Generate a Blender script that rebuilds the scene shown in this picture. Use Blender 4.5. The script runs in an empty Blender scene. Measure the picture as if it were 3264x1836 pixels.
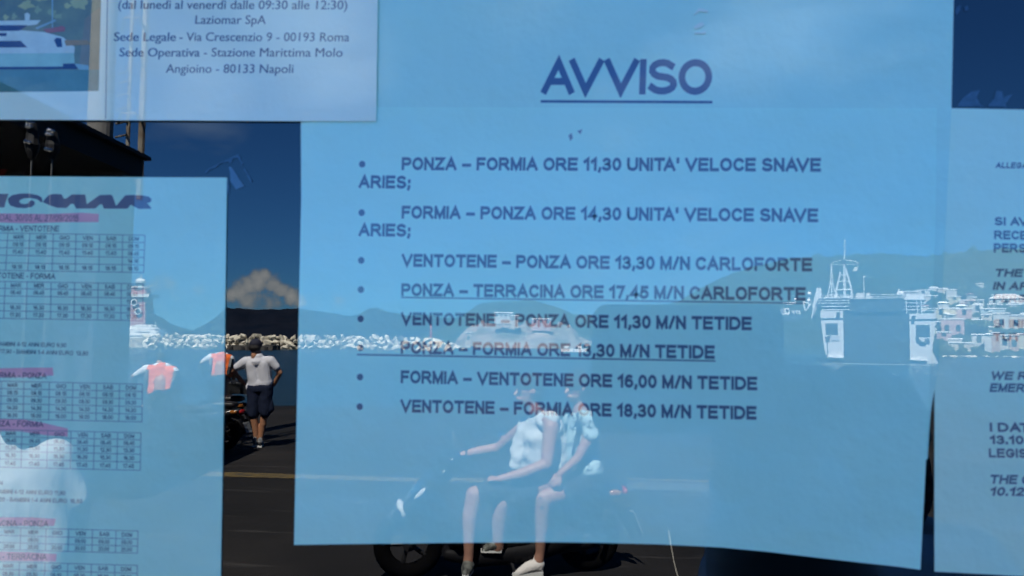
import bpy, bmesh, math, random
import numpy as np
from mathutils import Vector, Matrix, noise
random.seed(7)
SC = bpy.context.scene
COL = SC.collection
R = math.radians

# ------------------------------------------------------------------ camera
F_PX, CX, CY = 2663.0, 1632.0, 918.0          # photograph: 3264 x 1836
D, H = 0.262, 1.78                            # lens to window glass, lens above the quay
YAW, PITCH, ROLL = R(7.0), R(3.44), R(0.55)
CAM = Vector((0, -D, H))
FWD = Vector((-math.sin(YAW)*math.cos(PITCH), math.cos(YAW)*math.cos(PITCH), math.sin(PITCH)))
R0 = Vector((math.cos(YAW), math.sin(YAW), 0))
U0 = R0.cross(FWD)
RT = R0*math.cos(ROLL) + U0*math.sin(ROLL)
UP = RT.cross(FWD)
cd = bpy.data.cameras.new('camera'); cam = bpy.data.objects.new('camera', cd); COL.objects.link(cam)
M3 = Matrix((RT, UP, -FWD)).transposed()
cam.matrix_world = Matrix.Translation(CAM) @ M3.to_4x4()
cd.sensor_width = 36; cd.lens = 36*F_PX/3264; cd.clip_start = 0.01; cd.clip_end = 60000
cd.dof.use_dof = True; cd.dof.focus_distance = 3.0; cd.dof.aperture_fstop = cd.lens*1e-3/0.00085
SC.camera = cam
# ------------------------------------------------------------------ light
SUN_EL, SUN_AZ = R(55), R(-7)                 # the sun stands behind the office: from +y, a little from -x
w = bpy.data.worlds.new('World'); SC.world = w; w.use_nodes = True
wt = w.node_tree; bg = wt.nodes['Background']
sky = wt.nodes.new('ShaderNodeTexSky'); sky.sky_type = 'NISHITA'; sky.sun_disc = False
sky.sun_elevation = SUN_EL; sky.sun_rotation = SUN_AZ; sky.altitude = 1500
sky.air_density = 1.0; sky.dust_density = 0.15; sky.ozone_density = 3.0
bg.inputs['Strength'].default_value = 0.06
def wnode(t): return wt.nodes.new(t)
# thin high cloud, part of the sky itself, laid out by direction
tc = wnode('ShaderNodeTexCoord'); mp = wnode('ShaderNodeMapping'); mp.inputs['Scale'].default_value = (2.2, 2.2, 6.0)
nz = wnode('ShaderNodeTexNoise'); nz.inputs['Scale'].default_value = 1.6; nz.inputs['Detail'].default_value = 7; nz.inputs['Roughness'].default_value = 0.58
cr = wnode('ShaderNodeMapRange'); cr.inputs['From Min'].default_value = 0.56; cr.inputs['From Max'].default_value = 0.95; cr.inputs['To Max'].default_value = 0.6
mx = wnode('ShaderNodeMix'); mx.data_type = 'RGBA'; mx.inputs['B'].default_value = (4.5, 6, 7.5, 1)
wt.links.new(tc.outputs['Generated'], mp.inputs['Vector']); wt.links.new(mp.outputs[0], nz.inputs['Vector'])
veil = None
def spot(px, py, rr, am):
    d = (FWD + RT*((px-CX)/F_PX) + UP*((CY-py)/F_PX)); d.y *= -1; d.normalize()
    ds = wnode('ShaderNodeVectorMath'); ds.operation = 'DISTANCE'; ds.inputs[1].default_value = d; wt.links.new(tc.outputs['Generated'], ds.inputs[0])
    mr = wnode('ShaderNodeMapRange'); mr.interpolation_type = 'SMOOTHSTEP'; mr.inputs['From Max'].default_value = rr/F_PX; mr.inputs['To Min'].default_value = am; mr.inputs['To Max'].default_value = 0
    wt.links.new(ds.outputs['Value'], mr.inputs['Value']); return mr.outputs[0]
for q in ((980,40,330,.34),(640,270,300,.22),(1080,260,260,.25),(2380,20,420,.22),(2400,180,260,.14),(60,300,300,.2),(1700,60,300,.12)):
    v = spot(*q)
    if veil is None: veil = v
    else:
        k_ = wnode('ShaderNodeMath'); k_.operation = 'MAXIMUM'; wt.links.new(veil, k_.inputs[0]); wt.links.new(v, k_.inputs[1]); veil = k_.outputs[0]
vs = wnode('ShaderNodeMath'); vs.operation = 'ADD'; wt.links.new(nz.outputs['Fac'], vs.inputs[0]); wt.links.new(veil, vs.inputs[1])
wt.links.new(vs.outputs[0], cr.inputs['Value']); wt.links.new(cr.outputs[0], mx.inputs['Factor'])
tint = wnode('ShaderNodeMix'); tint.data_type = 'RGBA'; tint.blend_type = 'MULTIPLY'; tint.inputs['Factor'].default_value = 1; tint.inputs['B'].default_value = (0.16, 0.42, 0.74, 1)
wt.links.new(sky.outputs[0], tint.inputs['A']); wt.links.new(tint.outputs['Result'], mx.inputs['A'])
# cumulus towers low over the far hills: heaps given by direction and width, edges broken up by noise
nc = wnode('ShaderNodeTexNoise'); nc.inputs['Scale'].default_value = 60; nc.inputs['Detail'].default_value = 8; nc.inputs['Roughness'].default_value = 0.6
wt.links.new(tc.outputs['Generated'], nc.inputs['Vector'])
heap = None
for px, py, rr, am in ((735,935,30,.9),(765,925,34,1),(795,910,34,1),(822,898,36,1),(846,880,22,1.1),(872,905,32,1),(895,925,30,1),(925,945,30,1),(960,962,30,.9),(800,958,46,.8),(870,958,46,.8),(500,912,34,.62),(535,905,30,.6),(625,918,28,.6),(560,940,50,.5),(1075,955,34,.55),(1130,945,30,.5),(1010,962,40,.5)):
    d = (FWD + RT*((px-CX)/F_PX) + UP*((CY-py)/F_PX)); d.y *= -1; d.normalize()
    ds = wnode('ShaderNodeVectorMath'); ds.operation = 'DISTANCE'; ds.inputs[1].default_value = d; wt.links.new(tc.outputs['Generated'], ds.inputs[0])
    mr = wnode('ShaderNodeMapRange'); mr.interpolation_type = 'SMOOTHSTEP'; mr.inputs['From Max'].default_value = rr*1.85/F_PX; mr.inputs['To Min'].default_value = am; mr.inputs['To Max'].default_value = 0
    wt.links.new(ds.outputs['Value'], mr.inputs['Value'])
    if heap is None: heap = mr.outputs[0]
    else:
        q = wnode('ShaderNodeMath'); q.operation = 'MAXIMUM'; wt.links.new(heap, q.inputs[0]); wt.links.new(mr.outputs[0], q.inputs[1]); heap = q.outputs[0]
ad = wnode('ShaderNodeMath'); ad.operation = 'MULTIPLY_ADD'; ad.inputs[1].default_value = 1.5; wt.links.new(nc.outputs['Fac'], ad.inputs[0]); wt.links.new(heap, ad.inputs[2])
sm = wnode('ShaderNodeMapRange'); sm.interpolation_type = 'SMOOTHSTEP'; sm.inputs['From Min'].default_value = 1.0; sm.inputs['From Max'].default_value = 1.62; wt.links.new(ad.outputs[0], sm.inputs['Value'])
on = wnode('ShaderNodeMath'); on.operation = 'MULTIPLY'; wt.links.new(sm.outputs[0], on.inputs[0])
gt = wnode('ShaderNodeMapRange'); gt.inputs['From Max'].default_value = 0.25; gt.inputs['To Max'].default_value = 0.9; wt.links.new(heap, gt.inputs['Value']); wt.links.new(gt.outputs[0], on.inputs[1])
cc = wnode('ShaderNodeMix'); cc.data_type = 'RGBA'; cc.inputs['A'].default_value = (2.3, 2.9, 3.4, 1); cc.inputs['B'].default_value = (6.6, 6.5, 6.1, 1)
cf = wnode('ShaderNodeMapRange'); cf.inputs['From Min'].default_value = 1.2; cf.inputs['From Max'].default_value = 2.0; wt.links.new(ad.outputs[0], cf.inputs['Value']); wt.links.new(cf.outputs[0], cc.inputs['Factor'])
m2 = wnode('ShaderNodeMix'); m2.data_type = 'RGBA'; wt.links.new(on.outputs[0], m2.inputs['Factor']); wt.links.new(mx.outputs['Result'], m2.inputs['A']); wt.links.new(cc.outputs['Result'], m2.inputs['B'])
wt.links.new(m2.outputs['Result'], bg.inputs['Color'])
sd = bpy.data.lights.new('sun', 'SUN'); sd.energy = 5.0; sd.angle = R(0.5); sd.color = (1.0, 0.95, 0.86)
sun = bpy.data.objects.new('sun', sd); COL.objects.link(sun)
SDIR = Vector((math.sin(SUN_AZ)*math.cos(SUN_EL), math.cos(SUN_AZ)*math.cos(SUN_EL), math.sin(SUN_EL)))
sun.rotation_euler = SDIR.to_track_quat('Z', 'Y').to_euler()
SC.view_settings.view_transform = 'Standard'; SC.view_settings.look = 'None'
SC.view_settings.exposure = 3.1; SC.view_settings.gamma = 1.0
SC.cycles.max_bounces = 6; SC.cycles.transparent_max_bounces = 8; SC.cycles.sample_clamp_indirect = 6.0
SC.cycles.caustics_reflective = False; SC.cycles.caustics_refractive = False
REFL = 0.068                                    # how strongly glass and the sheets' added gloss mirror the harbour

# ------------------------------------------------------------------ pixel helpers
# The window mirrors the harbour behind the camera. Harbour things are laid out as the mirror shows them (y > 0)
# and every mesh is turned over at y = 0 when it is linked, so that it stands where it really is (y < 0).
def ray(px, py): return FWD + RT*((px-CX)/F_PX) + UP*((CY-py)/F_PX)
def at(px, py, t): return CAM + ray(px, py)*t
def onglass(px, py, y=0.0):
    d = ray(px, py); return CAM + d*((y-CAM.y)/d.y)
def ground(px, py, z=0.0):
    d = ray(px, py); return CAM + d*((z-CAM.z)/d.z)
def basis(px):
    d = ray(px, 1080); a = Vector((d.x, d.y, 0)).normalized(); return Vector((a.y, -a.x, 0)), a

# ------------------------------------------------------------------ materials
MATS = {}
def nodes_of(m): return m.node_tree.nodes, m.node_tree.links
def mat(name, col, rough=0.6, metal=0.0, noise_amt=0.0, noise_scale=8.0, col2=None, bump=0.0, bump_scale=20.0, spec=0.5, coat=0.0, stretch=None):
    if name in MATS: return MATS[name]
    m = bpy.data.materials.new(name); m.use_nodes = True; n, l = nodes_of(m); b = n['Principled BSDF']
    b.inputs['Base Color'].default_value = (*col, 1); b.inputs['Roughness'].default_value = rough
    b.inputs['Metallic'].default_value = metal; b.inputs['Specular IOR Level'].default_value = spec; b.inputs['Coat Weight'].default_value = coat
    t = n.new('ShaderNodeTexCoord'); vec = t.outputs['Object']
    if stretch:
        q = n.new('ShaderNodeMapping'); q.inputs['Scale'].default_value = stretch; l.new(vec, q.inputs[0]); vec = q.outputs[0]
    if noise_amt or col2:
        x = n.new('ShaderNodeTexNoise'); x.inputs['Scale'].default_value = noise_scale; x.inputs['Detail'].default_value = 6; l.new(vec, x.inputs['Vector'])
        r = n.new('ShaderNodeMapRange'); r.inputs['From Min'].default_value = 0.35; r.inputs['From Max'].default_value = 0.65; l.new(x.outputs['Fac'], r.inputs['Value'])
        k = n.new('ShaderNodeMix'); k.data_type = 'RGBA'; l.new(r.outputs[0], k.inputs['Factor'])
        c2 = col2 or tuple(c*(1-noise_amt) for c in col)
        k.inputs['A'].default_value = (*col, 1); k.inputs['B'].default_value = (*c2, 1); l.new(k.outputs['Result'], b.inputs['Base Color'])
    if bump:
        x = n.new('ShaderNodeTexNoise'); x.inputs['Scale'].default_value = bump_scale; x.inputs['Detail'].default_value = 4; l.new(vec, x.inputs['Vector'])
        u = n.new('ShaderNodeBump'); u.inputs['Strength'].default_value = bump; u.inputs['Distance'].default_value = 0.02
        l.new(x.outputs['Fac'], u.inputs['Height']); l.new(u.outputs[0], b.inputs['Normal'])
    MATS[name] = m; return m
def pane_gloss(name, col, var=0.04, scale=9.0, col2=None, refl=None):  # coat added to each sheet, mirrors the harbour in place of the pane
    """a printed sheet with an added sleeve: diffuse paper under a mirror-smooth skin standing in for the pane"""
    if name in MATS: return MATS[name]
    m = bpy.data.materials.new(name); m.use_nodes = True; n, l = nodes_of(m)
    n.remove(n['Principled BSDF']); o = n['Material Output']
    d = n.new('ShaderNodeBsdfDiffuse'); g = n.new('ShaderNodeBsdfGlossy'); g.inputs['Roughness'].default_value = 0.0; g.inputs['Color'].default_value = (0.97, 0.99, 1, 1)
    s = n.new('ShaderNodeMixShader'); rv = REFL if refl is None else refl; t0 = n.new('ShaderNodeTexCoord')
    m0 = n.new('ShaderNodeMapping'); m0.inputs['Scale'].default_value = (9, 9, 26); m0.inputs['Rotation'].default_value = (0, .5, 0); l.new(t0.outputs['Object'], m0.inputs[0])
    z0 = n.new('ShaderNodeTexNoise'); z0.inputs['Scale'].default_value = 1.3; z0.inputs['Detail'].default_value = 7; l.new(m0.outputs[0], z0.inputs['Vector'])
    q0 = n.new('ShaderNodeMapRange'); q0.inputs['From Min'].default_value = .3; q0.inputs['From Max'].default_value = .7; q0.inputs['To Min'].default_value = rv*.84; q0.inputs['To Max'].default_value = rv*1.16
    l.new(z0.outputs['Fac'], q0.inputs['Value']); l.new(q0.outputs[0], s.inputs[0])
    t = n.new('ShaderNodeTexCoord'); x = n.new('ShaderNodeTexNoise'); x.inputs['Scale'].default_value = scale; x.inputs['Detail'].default_value = 8; x.inputs['Roughness'].default_value = 0.6
    l.new(t.outputs['Object'], x.inputs['Vector'])
    k = n.new('ShaderNodeMix'); k.data_type = 'RGBA'; k.inputs['A'].default_value = (*col, 1); k.inputs['B'].default_value = (*(col2 or tuple(c*(1-var*3) for c in col)), 1)
    l.new(x.outputs['Fac'], k.inputs['Factor']); l.new(k.outputs['Result'], d.inputs['Color'])
    y = n.new('ShaderNodeTexNoise'); y.inputs['Scale'].default_value = 22; y.inputs['Detail'].default_value = 5; l.new(t.outputs['Object'], y.inputs['Vector'])
    u = n.new('ShaderNodeBump'); u.inputs['Strength'].default_value = .35; u.inputs['Distance'].default_value = .012; l.new(y.outputs['Fac'], u.inputs['Height']); l.new(u.outputs[0], d.inputs['Normal'])
    l.new(d.outputs[0], s.inputs[1]); l.new(g.outputs[0], s.inputs[2]); l.new(s.outputs[0], o.inputs[0])
    MATS[name] = m; return m

# ------------------------------------------------------------------ object helpers
def flip(me):
    n = len(me.vertices); a = np.empty(n*3, dtype=np.float32); me.vertices.foreach_get('co', a); a[1::3] *= -1; me.vertices.foreach_set('co', a); me.flip_normals(); me.update()
def link(name, me, m, parent=None, mirror=True, smooth=False):
    if mirror: flip(me)
    if m is not None:
        for q in (m if isinstance(m, (list, tuple)) else [m]): me.materials.append(q)
    if smooth: me.polygons.foreach_set('use_smooth', [True]*len(me.polygons))
    o = bpy.data.objects.new(name, me); COL.objects.link(o)
    if parent: o.parent = parent; o.matrix_parent_inverse = Matrix.Translation(-parent.location)
    return o
def tag(o, label=None, cat=None, group=None, kind=None):
    if label: o['label'] = label
    if cat: o['category'] = cat
    if group: o['group'] = group
    if kind: o['kind'] = kind
    return o
def thing(name, loc, label, cat, group=None, mirror=True):
    o = bpy.data.objects.new(name, None); COL.objects.link(o); loc = Vector(loc)
    if mirror: loc.y *= -1
    o.location = loc; o.empty_display_size = 0.1
    return tag(o, label, cat, group)
def me_from(v, f, name='mesh'):
    me = bpy.data.meshes.new(name); me.from_pydata([tuple(p) for p in v], [], f); me.validate(); me.update(); return me
class MB:
    """collects shapes for ONE mesh"""
    def __init__(s): s.v = []; s.f = []; s.mi = []
    def add(s, v, f, mi=0):
        b = len(s.v); s.v += [Vector(p) for p in v]; s.f += [[i+b for i in q] for q in f]; s.mi += [mi]*len(f); return s
    def hexa(s, p, mi=0):      # 8 corners: bottom ring 0-3, top ring 4-7
        return s.add(p, [[3,2,1,0],[4,5,6,7],[0,1,5,4],[1,2,6,5],[2,3,7,6],[3,0,4,7]], mi)
    def box(s, o, ax, ay, az, x0, x1, y0, y1, z0, z1, mi=0):
        o = Vector(o); P = lambda x, y, z: o + ax*x + ay*y + az*z
        return s.hexa([P(x0,y0,z0),P(x1,y0,z0),P(x1,y1,z0),P(x0,y1,z0),P(x0,y0,z1),P(x1,y0,z1),P(x1,y1,z1),P(x0,y1,z1)], mi)
    def tube(s, pts, r, n=8, mi=0):
        pts = [Vector(p) for p in pts]; rs = r if isinstance(r, (list, tuple)) else [r]*len(pts); V = []; F = []
        for i, p in enumerate(pts):
            d = (pts[min(i+1, len(pts)-1)] - pts[max(i-1, 0)]).normalized()
            a = d.cross(Vector((0, 0, 1)) if abs(d.z) < 0.9 else Vector((1, 0, 0))).normalized(); b = d.cross(a)
            for k in range(n):
                t = 2*math.pi*k/n; V.append(p + (a*math.cos(t) + b*math.sin(t))*rs[i])
        for i in range(len(pts)-1):
            for k in range(n):
                F.append([i*n+k, i*n+(k+1) % n, (i+1)*n+(k+1) % n, (i+1)*n+k])
        F.append(list(range(n))[::-1]); F.append([(len(pts)-1)*n+k for k in range(n)])
        return s.add(V, F, mi)
    def prism(s, poly, off, mi=0):   # polygon of 3-D points, thickened along off
        n = len(poly); p = [Vector(q) for q in poly]; off = Vector(off)
        return s.add(p + [q+off for q in p], [list(range(n))[::-1], [n+i for i in range(n)]] + [[i, (i+1) % n, n+(i+1) % n, n+i] for i in range(n)], mi)
    def ball(s, c, rx, ry=None, rz=None, n=12, m=8, mi=0, ax=None):
        ry = ry or rx; rz = rz or rx; A = ax or (Vector((1,0,0)), Vector((0,1,0)), Vector((0,0,1))); V = []; F = []; c = Vector(c)
        for i in range(m+1):
            t = math.pi*i/m
            for k in range(n):
                u = 2*math.pi*k/n; V.append(c + A[0]*(rx*math.sin(t)*math.cos(u)) + A[1]*(ry*math.sin(t)*math.sin(u)) + A[2]*(rz*math.cos(t)))
        for i in range(m):
            for k in range(n): F.append([i*n+k, (i+1)*n+k, (i+1)*n+(k+1) % n, i*n+(k+1) % n])
        return s.add(V, F, mi)
    def mesh(s):
        me = bpy.data.meshes.new('mesh'); me.from_pydata([tuple(p) for p in s.v], [], s.f)
        me.polygons.foreach_set('material_index', s.mi)
        bm = bmesh.new(); bm.from_mesh(me); bmesh.ops.remove_doubles(bm, verts=bm.verts, dist=1e-6); bmesh.ops.recalc_face_normals(bm, faces=bm.faces); bm.to_mesh(me); bm.free(); return me
    def build(s, name, m, parent=None, mirror=True, smooth=False): return link(name, s.mesh(), m, parent, mirror, smooth)
EX, EY, EZ = Vector((1,0,0)), Vector((0,1,0)), Vector((0,0,1))

def capsule(p0, p1, r0, r1, flat=1.0, side=None, n=14):
    p0, p1 = Vector(p0), Vector(p1); d = p1-p0; L = d.length; d = d/L if L > 1e-6 else EZ.copy()
    a = (side - d*side.dot(d)).normalized() if side is not None and (side - d*side.dot(d)).length > 1e-3 else d.cross(EZ if abs(d.z) < 0.9 else EX).normalized()
    b = d.cross(a); prof = []
    for k in range(5): t = math.pi/2*k/4; prof.append((-r0*math.cos(t), r0*math.sin(t)))
    for k in range(5): t = math.pi/2*k/4; prof.append((L + r1*math.sin(t), r1*math.cos(t)))
    V = []; F = []
    for s, r in prof:
        for k in range(n):
            u = 2*math.pi*k/n; V.append(p0 + d*s + a*(r*math.cos(u)) + b*(r*flat*math.sin(u)))
    for i in range(len(prof)-1):
        for k in range(n): F.append([i*n+k, i*n+(k+1) % n, (i+1)*n+(k+1) % n, (i+1)*n+k])
    return V, F
def blob(parts, voxel=0.012, smooth=4, disp=0.0, dscale=6.0):
    """union of tapered limbs melted into one continuous surface"""
    mb = MB()
    for q in parts:
        if q[0] == 'e': mb.ball(q[1], *q[2], ax=q[3] if len(q) > 3 else None, n=16, m=10)
        else: mb.add(*capsule(*q))
    me = mb.mesh(); o = bpy.data.objects.new('tmp', me); COL.objects.link(o)
    md = o.modifiers.new('r', 'REMESH'); md.mode = 'VOXEL'; md.voxel_size = voxel
    if smooth: sm = o.modifiers.new('s', 'SMOOTH'); sm.iterations = smooth; sm.factor = 0.5
    dg = bpy.context.evaluated_depsgraph_get(); out = bpy.data.meshes.new_from_object(o.evaluated_get(dg))
    bpy.data.objects.remove(o); bpy.data.meshes.remove(me)
    if disp:
        n = len(out.vertices); co = [v.co + v.normal*(noise.noise(v.co*dscale)*disp) for v in out.vertices]
        for v, c in zip(out.vertices, co): v.co = c
    return out

# ------------------------------------------------------------------ lettering (stroke alphabet, unit cap height)
def arc(cx, cy, rx, ry, a0, a1, n=9): return [(cx+rx*math.cos(R(a0+(a1-a0)*i/n)), cy+ry*math.sin(R(a0+(a1-a0)*i/n))) for i in range(n+1)]
G = {
 'A': (.82, [[(0,0),(.41,1),(.82,0)], [(.16,.32),(.66,.32)]]),
 'B': (.74, [[(0,0),(0,1)], [(.05,1),(.42,1)]+arc(.42,.76,.28,.24,90,-90)[1:]+[(.05,.52)], [(.2,.52)]+arc(.46,.26,.28,.26,90,-90)+[(.05,0)]]),
 'C': (.74, [arc(.4,.5,.4,.5,42,318,16)]),
 'D': (.8, [[(0,0),(0,1)], [(.05,1),(.34,1)]+arc(.34,.5,.46,.5,90,-90,12)[1:]+[(.05,0)]]),
 'E': (.68, [[(.68,1),(0,1),(0,0),(.68,0)], [(0,.52),(.62,.52)]]),
 'F': (.62, [[(.62,1),(0,1),(0,0)], [(0,.5),(.54,.5)]]),
 'G': (.8, [arc(.4,.5,.4,.5,42,325,16)+[(.78,.45),(.45,.45)]]),
 'H': (.76, [[(0,0),(0,1)], [(.76,0),(.76,1)], [(0,.52),(.76,.52)]]),
 'I': (0, [[(0,0),(0,1)]]), 'J': (.5, [[(.5,1),(.5,.25)]+arc(.25,.25,.25,.25,0,-180,8)]),
 'L': (.58, [[(0,1),(0,0),(.58,0)]]),
 'M': (.82, [[(0,0),(0,1)], [(0,1),(.41,.04),(.82,1)], [(.82,1),(.82,0)]]),
 'N': (.68, [[(0,0),(0,1)], [(0,1),(.68,0)], [(.68,0),(.68,1)]]),
 'O': (.82, [arc(.41,.5,.41,.5,0,360,24)]),
 'P': (.7, [[(0,0),(0,1)], [(.05,1),(.42,1)]+arc(.42,.73,.28,.27,90,-90)[1:]+[(0,.46)]]),
 'R': (.78, [[(0,0),(0,1)], [(.05,1),(.44,1)]+arc(.44,.74,.28,.26,90,-90)[1:]+[(0,.48)], [(.4,.48),(.78,0)]]),
 'S': (.72, [arc(.36,.75,.32,.25,35,270,9)+arc(.36,.25,.36,.25,90,-150,10)[1:]]),
 'T': (.74, [[(0,1),(.74,1)], [(.37,1),(.37,0)]]),
 'U': (.76, [[(0,1),(0,.34)]+arc(.38,.34,.38,.34,180,360,10)+[(.76,1)]]),
 'V': (.86, [[(0,1),(.43,0),(.86,1)]]), 'W': (1.2, [[(0,1),(.3,0),(.6,1),(.9,0),(1.2,1)]]),
 'X': (.78, [[(0,1),(.78,0)], [(0,0),(.78,1)]]), 'K': (.74, [[(0,0),(0,1)], [(.7,1),(.04,.42)], [(.26,.6),(.74,0)]]),
 'Y': (.84, [[(0,1),(.42,.44),(.84,1)], [(.42,.44),(.42,0)]]),
 'Z': (.7, [[(.02,1),(.7,1),(0,0),(.7,0)]]),
 '0': (.58, [arc(.29,.5,.29,.5,0,360,20)]), '1': (.34, [[(0,.74),(.3,1),(.3,0)]]),
 '2': (.58, [arc(.28,.71,.28,.29,165,-20,9)+[(0,0),(.58,0)]]),
 '3': (.58, [arc(.27,.75,.26,.25,150,-90,9)+arc(.27,.25,.31,.26,90,-150,9)[1:]]),
 '4': (.62, [[(.46,0),(.46,1),(0,.26),(.62,.26)]]),
 '5': (.58, [[(.54,1),(.1,1),(.04,.5)]+arc(.26,.32,.32,.32,115,-150,10)]),
 '6': (.58, [arc(.29,.3,.29,.3,0,360,16), [(0,.32)]+arc(.32,.55,.32,.45,180,60,8)]),
 '7': (.56, [[(0,1),(.56,1),(.2,0)]]),
 '8': (.58, [arc(.29,.75,.25,.25,0,360,14), arc(.29,.26,.29,.26,0,360,16)]),
 '9': (.58, [arc(.29,.7,.29,.3,0,360,16), [(.58,.68)]+arc(.26,.45,.32,.45,0,-120,8)]),
 ',': (.06, [[(.06,.06),(.06,-.02),(0,-.18)]]), '.': (0, [[(0,-.02),(0,.06)]]), ';': (.06, [[(.06,.06),(.06,-.02),(0,-.18)], [(.06,.55),(.06,.63)]]),
 ':': (0, [[(0,0),(0,.06)], [(0,.55),(0,.62)]]), "'": (0, [[(0,1.02),(0,.76)]]), '/': (.36, [[(0,0),(.36,1)]]),
 '–': (.62, [[(0,.36),(.62,.36)]]), '-': (.26, [[(0,.36),(.26,.36)]]), '(': (.2, [arc(.5,.4,.5,.75,130,230,8)]), ')': (.2, [arc(-.3,.4,.5,.75,50,-50,8)]),
}
def glyph_strokes(text, t, gap):
    """centre-line strokes of a text of cap height 1 with stroke t; returns strokes and width"""
    x = 0; out = []; last = ''
    for ch in text:
        if last+ch in ('AV', 'VA', 'AT', 'TA'): x -= .2
        last = ch
        if ch == ' ': x += .36+t*.3; continue
        wd, st = G[ch]; x += t/2
        for s in st: out.append([(x+p[0], t/2 + p[1]*(1-t)) for p in s])
        x += wd + t/2 + gap
    return out, x-gap
def ribbon(mb, pts, hw, P, z):
    """flat stroke; P maps (u, v) to 3-D, z lifts it off the sheet"""
    closed = len(pts) > 3 and abs(pts[0][0]-pts[-1][0])+abs(pts[0][1]-pts[-1][1]) < 1e-6
    pts = pts[:-1] if closed else pts; n = len(pts); L = []; Rr = []
    for i in range(n):
        a = pts[(i-1) % n] if closed or i > 0 else None; b = pts[i]; c = pts[(i+1) % n] if closed or i < n-1 else None
        d1 = np.array(b)-np.array(a) if a is not None else None; d2 = np.array(c)-np.array(b) if c is not None else None
        if d1 is None: d1 = d2
        if d2 is None: d2 = d1
        d1 = d1/np.linalg.norm(d1); d2 = d2/np.linalg.norm(d2); n1 = np.array((-d1[1], d1[0])); n2 = np.array((-d2[1], d2[0]))
        mm = n1+n2; k = mm.dot(mm); mm = mm/np.linalg.norm(mm) if k > 1e-4 else n1; s = hw/max(mm.dot(n1), 0.42); q = np.array(b)
        if not closed and a is None: q = q-d2*hw*0.98
        if not closed and c is None: q = q+d1*hw*0.98
        L.append(q+mm*s); Rr.append(q-mm*s)
    V = [P(*p, z) for p in L]+[P(*p, z) for p in Rr]
    mb.add(V, [[i, (i+1) % n, n+(i+1) % n, n+i] for i in range(n if closed else n-1)])
def sheet_map(p0, p1, cap, y, slant=0.0):
    """baseline from photo pixel p0 to p1 on the sheet at depth y; returns map for text of total width W"""
    a, b = onglass(*p0, y), onglass(*p1, y); up = onglass(p0[0], p0[1]-cap, y)-a; ex = (b-a)
    upn = Vector((-ex.z, 0, ex.x)).normalized()*up.length
    return a, ex, upn
def letters(parent, text, p0, p1, cap, y, m, t=.19, gap=.12, slant=0.0, name='text_line'):
    st, W = glyph_strokes(text, t, gap); a, ex, up = sheet_map(p0, p1, cap, y)
    mb = MB()
    P = lambda u, v, z: a + ex*((u + slant*v)/W) + up*v + Vector((0, -z, 0))
    # keep stroke width true when the line is stretched sideways
    for i, s in enumerate(st): ribbon(mb, s, t/2, P, 2e-5 + 1.2e-5*(i % 4))
    me = bpy.data.meshes.new('text'); me.from_pydata([tuple(p) for p in mb.v], [], mb.f); me.update()
    for p in me.polygons:
        if p.normal.y > 0: p.flip()
    return link(name, me, m, parent, mirror=False)
def fontline(parent, text, p0, p1, cap, y, m, bold=0.0, name='text_line'):
    c = bpy.data.curves.new('t', 'FONT'); c.body = text;  c.resolution_u = 3
    o = bpy.data.objects.new('t', c); COL.objects.link(o); me = bpy.data.meshes.new_from_object(o.evaluated_get(bpy.context.evaluated_depsgraph_get()))
    bpy.data.objects.remove(o); n = len(me.vertices); q = np.empty(n*3, dtype=np.float32); me.vertices.foreach_get('co', q); q = q.reshape(-1, 3)
    W = q[:, 0].max()-q[:, 0].min(); x0 = q[:, 0].min(); a, ex, up = sheet_map(p0, p1, cap, y)
    for v, r in zip(me.vertices, q): v.co = a + ex*((r[0]-x0)/W) + up*(r[1]/0.69) + Vector((0, -3e-5, 0))
    for p in me.polygons:
        if p.normal.y > 0: p.flip()
    me.update()
    if bold:
        b = bmesh.new(); b.from_mesh(me); g = bmesh.ops.duplicate(b, geom=b.faces[:])['geom']
        for v in g:
            if isinstance(v, bmesh.types.BMVert): v.co += ex*(bold*3/W) + Vector((0, -1.5e-5, 0))
        b.to_mesh(me); b.free()
    return link(name, me, m, parent, mirror=False)
def flatpoly(parent, name, pts, y, m):
    me = me_from([onglass(px, py, y) for px, py in pts], [list(range(len(pts)))])
    for p in me.polygons:
        if p.normal.y > 0: me.flip_normals()
    return link(name, me, m, parent, mirror=False)
def sheet(name, pts, y, m, label, cat, group=None, th=0.0003):
    P = [onglass(px, py, y) for px, py in pts]; mb = MB(); mb.prism(P, (0, th, 0))
    t = thing(name, onglass(*pts[0], y), label, cat, group, mirror=False)
    mb.build('paper', m, t, mirror=False); return t
def rule(parent, p0, p1, th, y, m, name='underline'):
    (x0, y0), (x1, y1) = p0, p1; return flatpoly(parent, name, [(x0, y0-th/2), (x1, y1-th/2), (x1, y1+th/2), (x0, y0+th/2)], y-2e-5, m)
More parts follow.
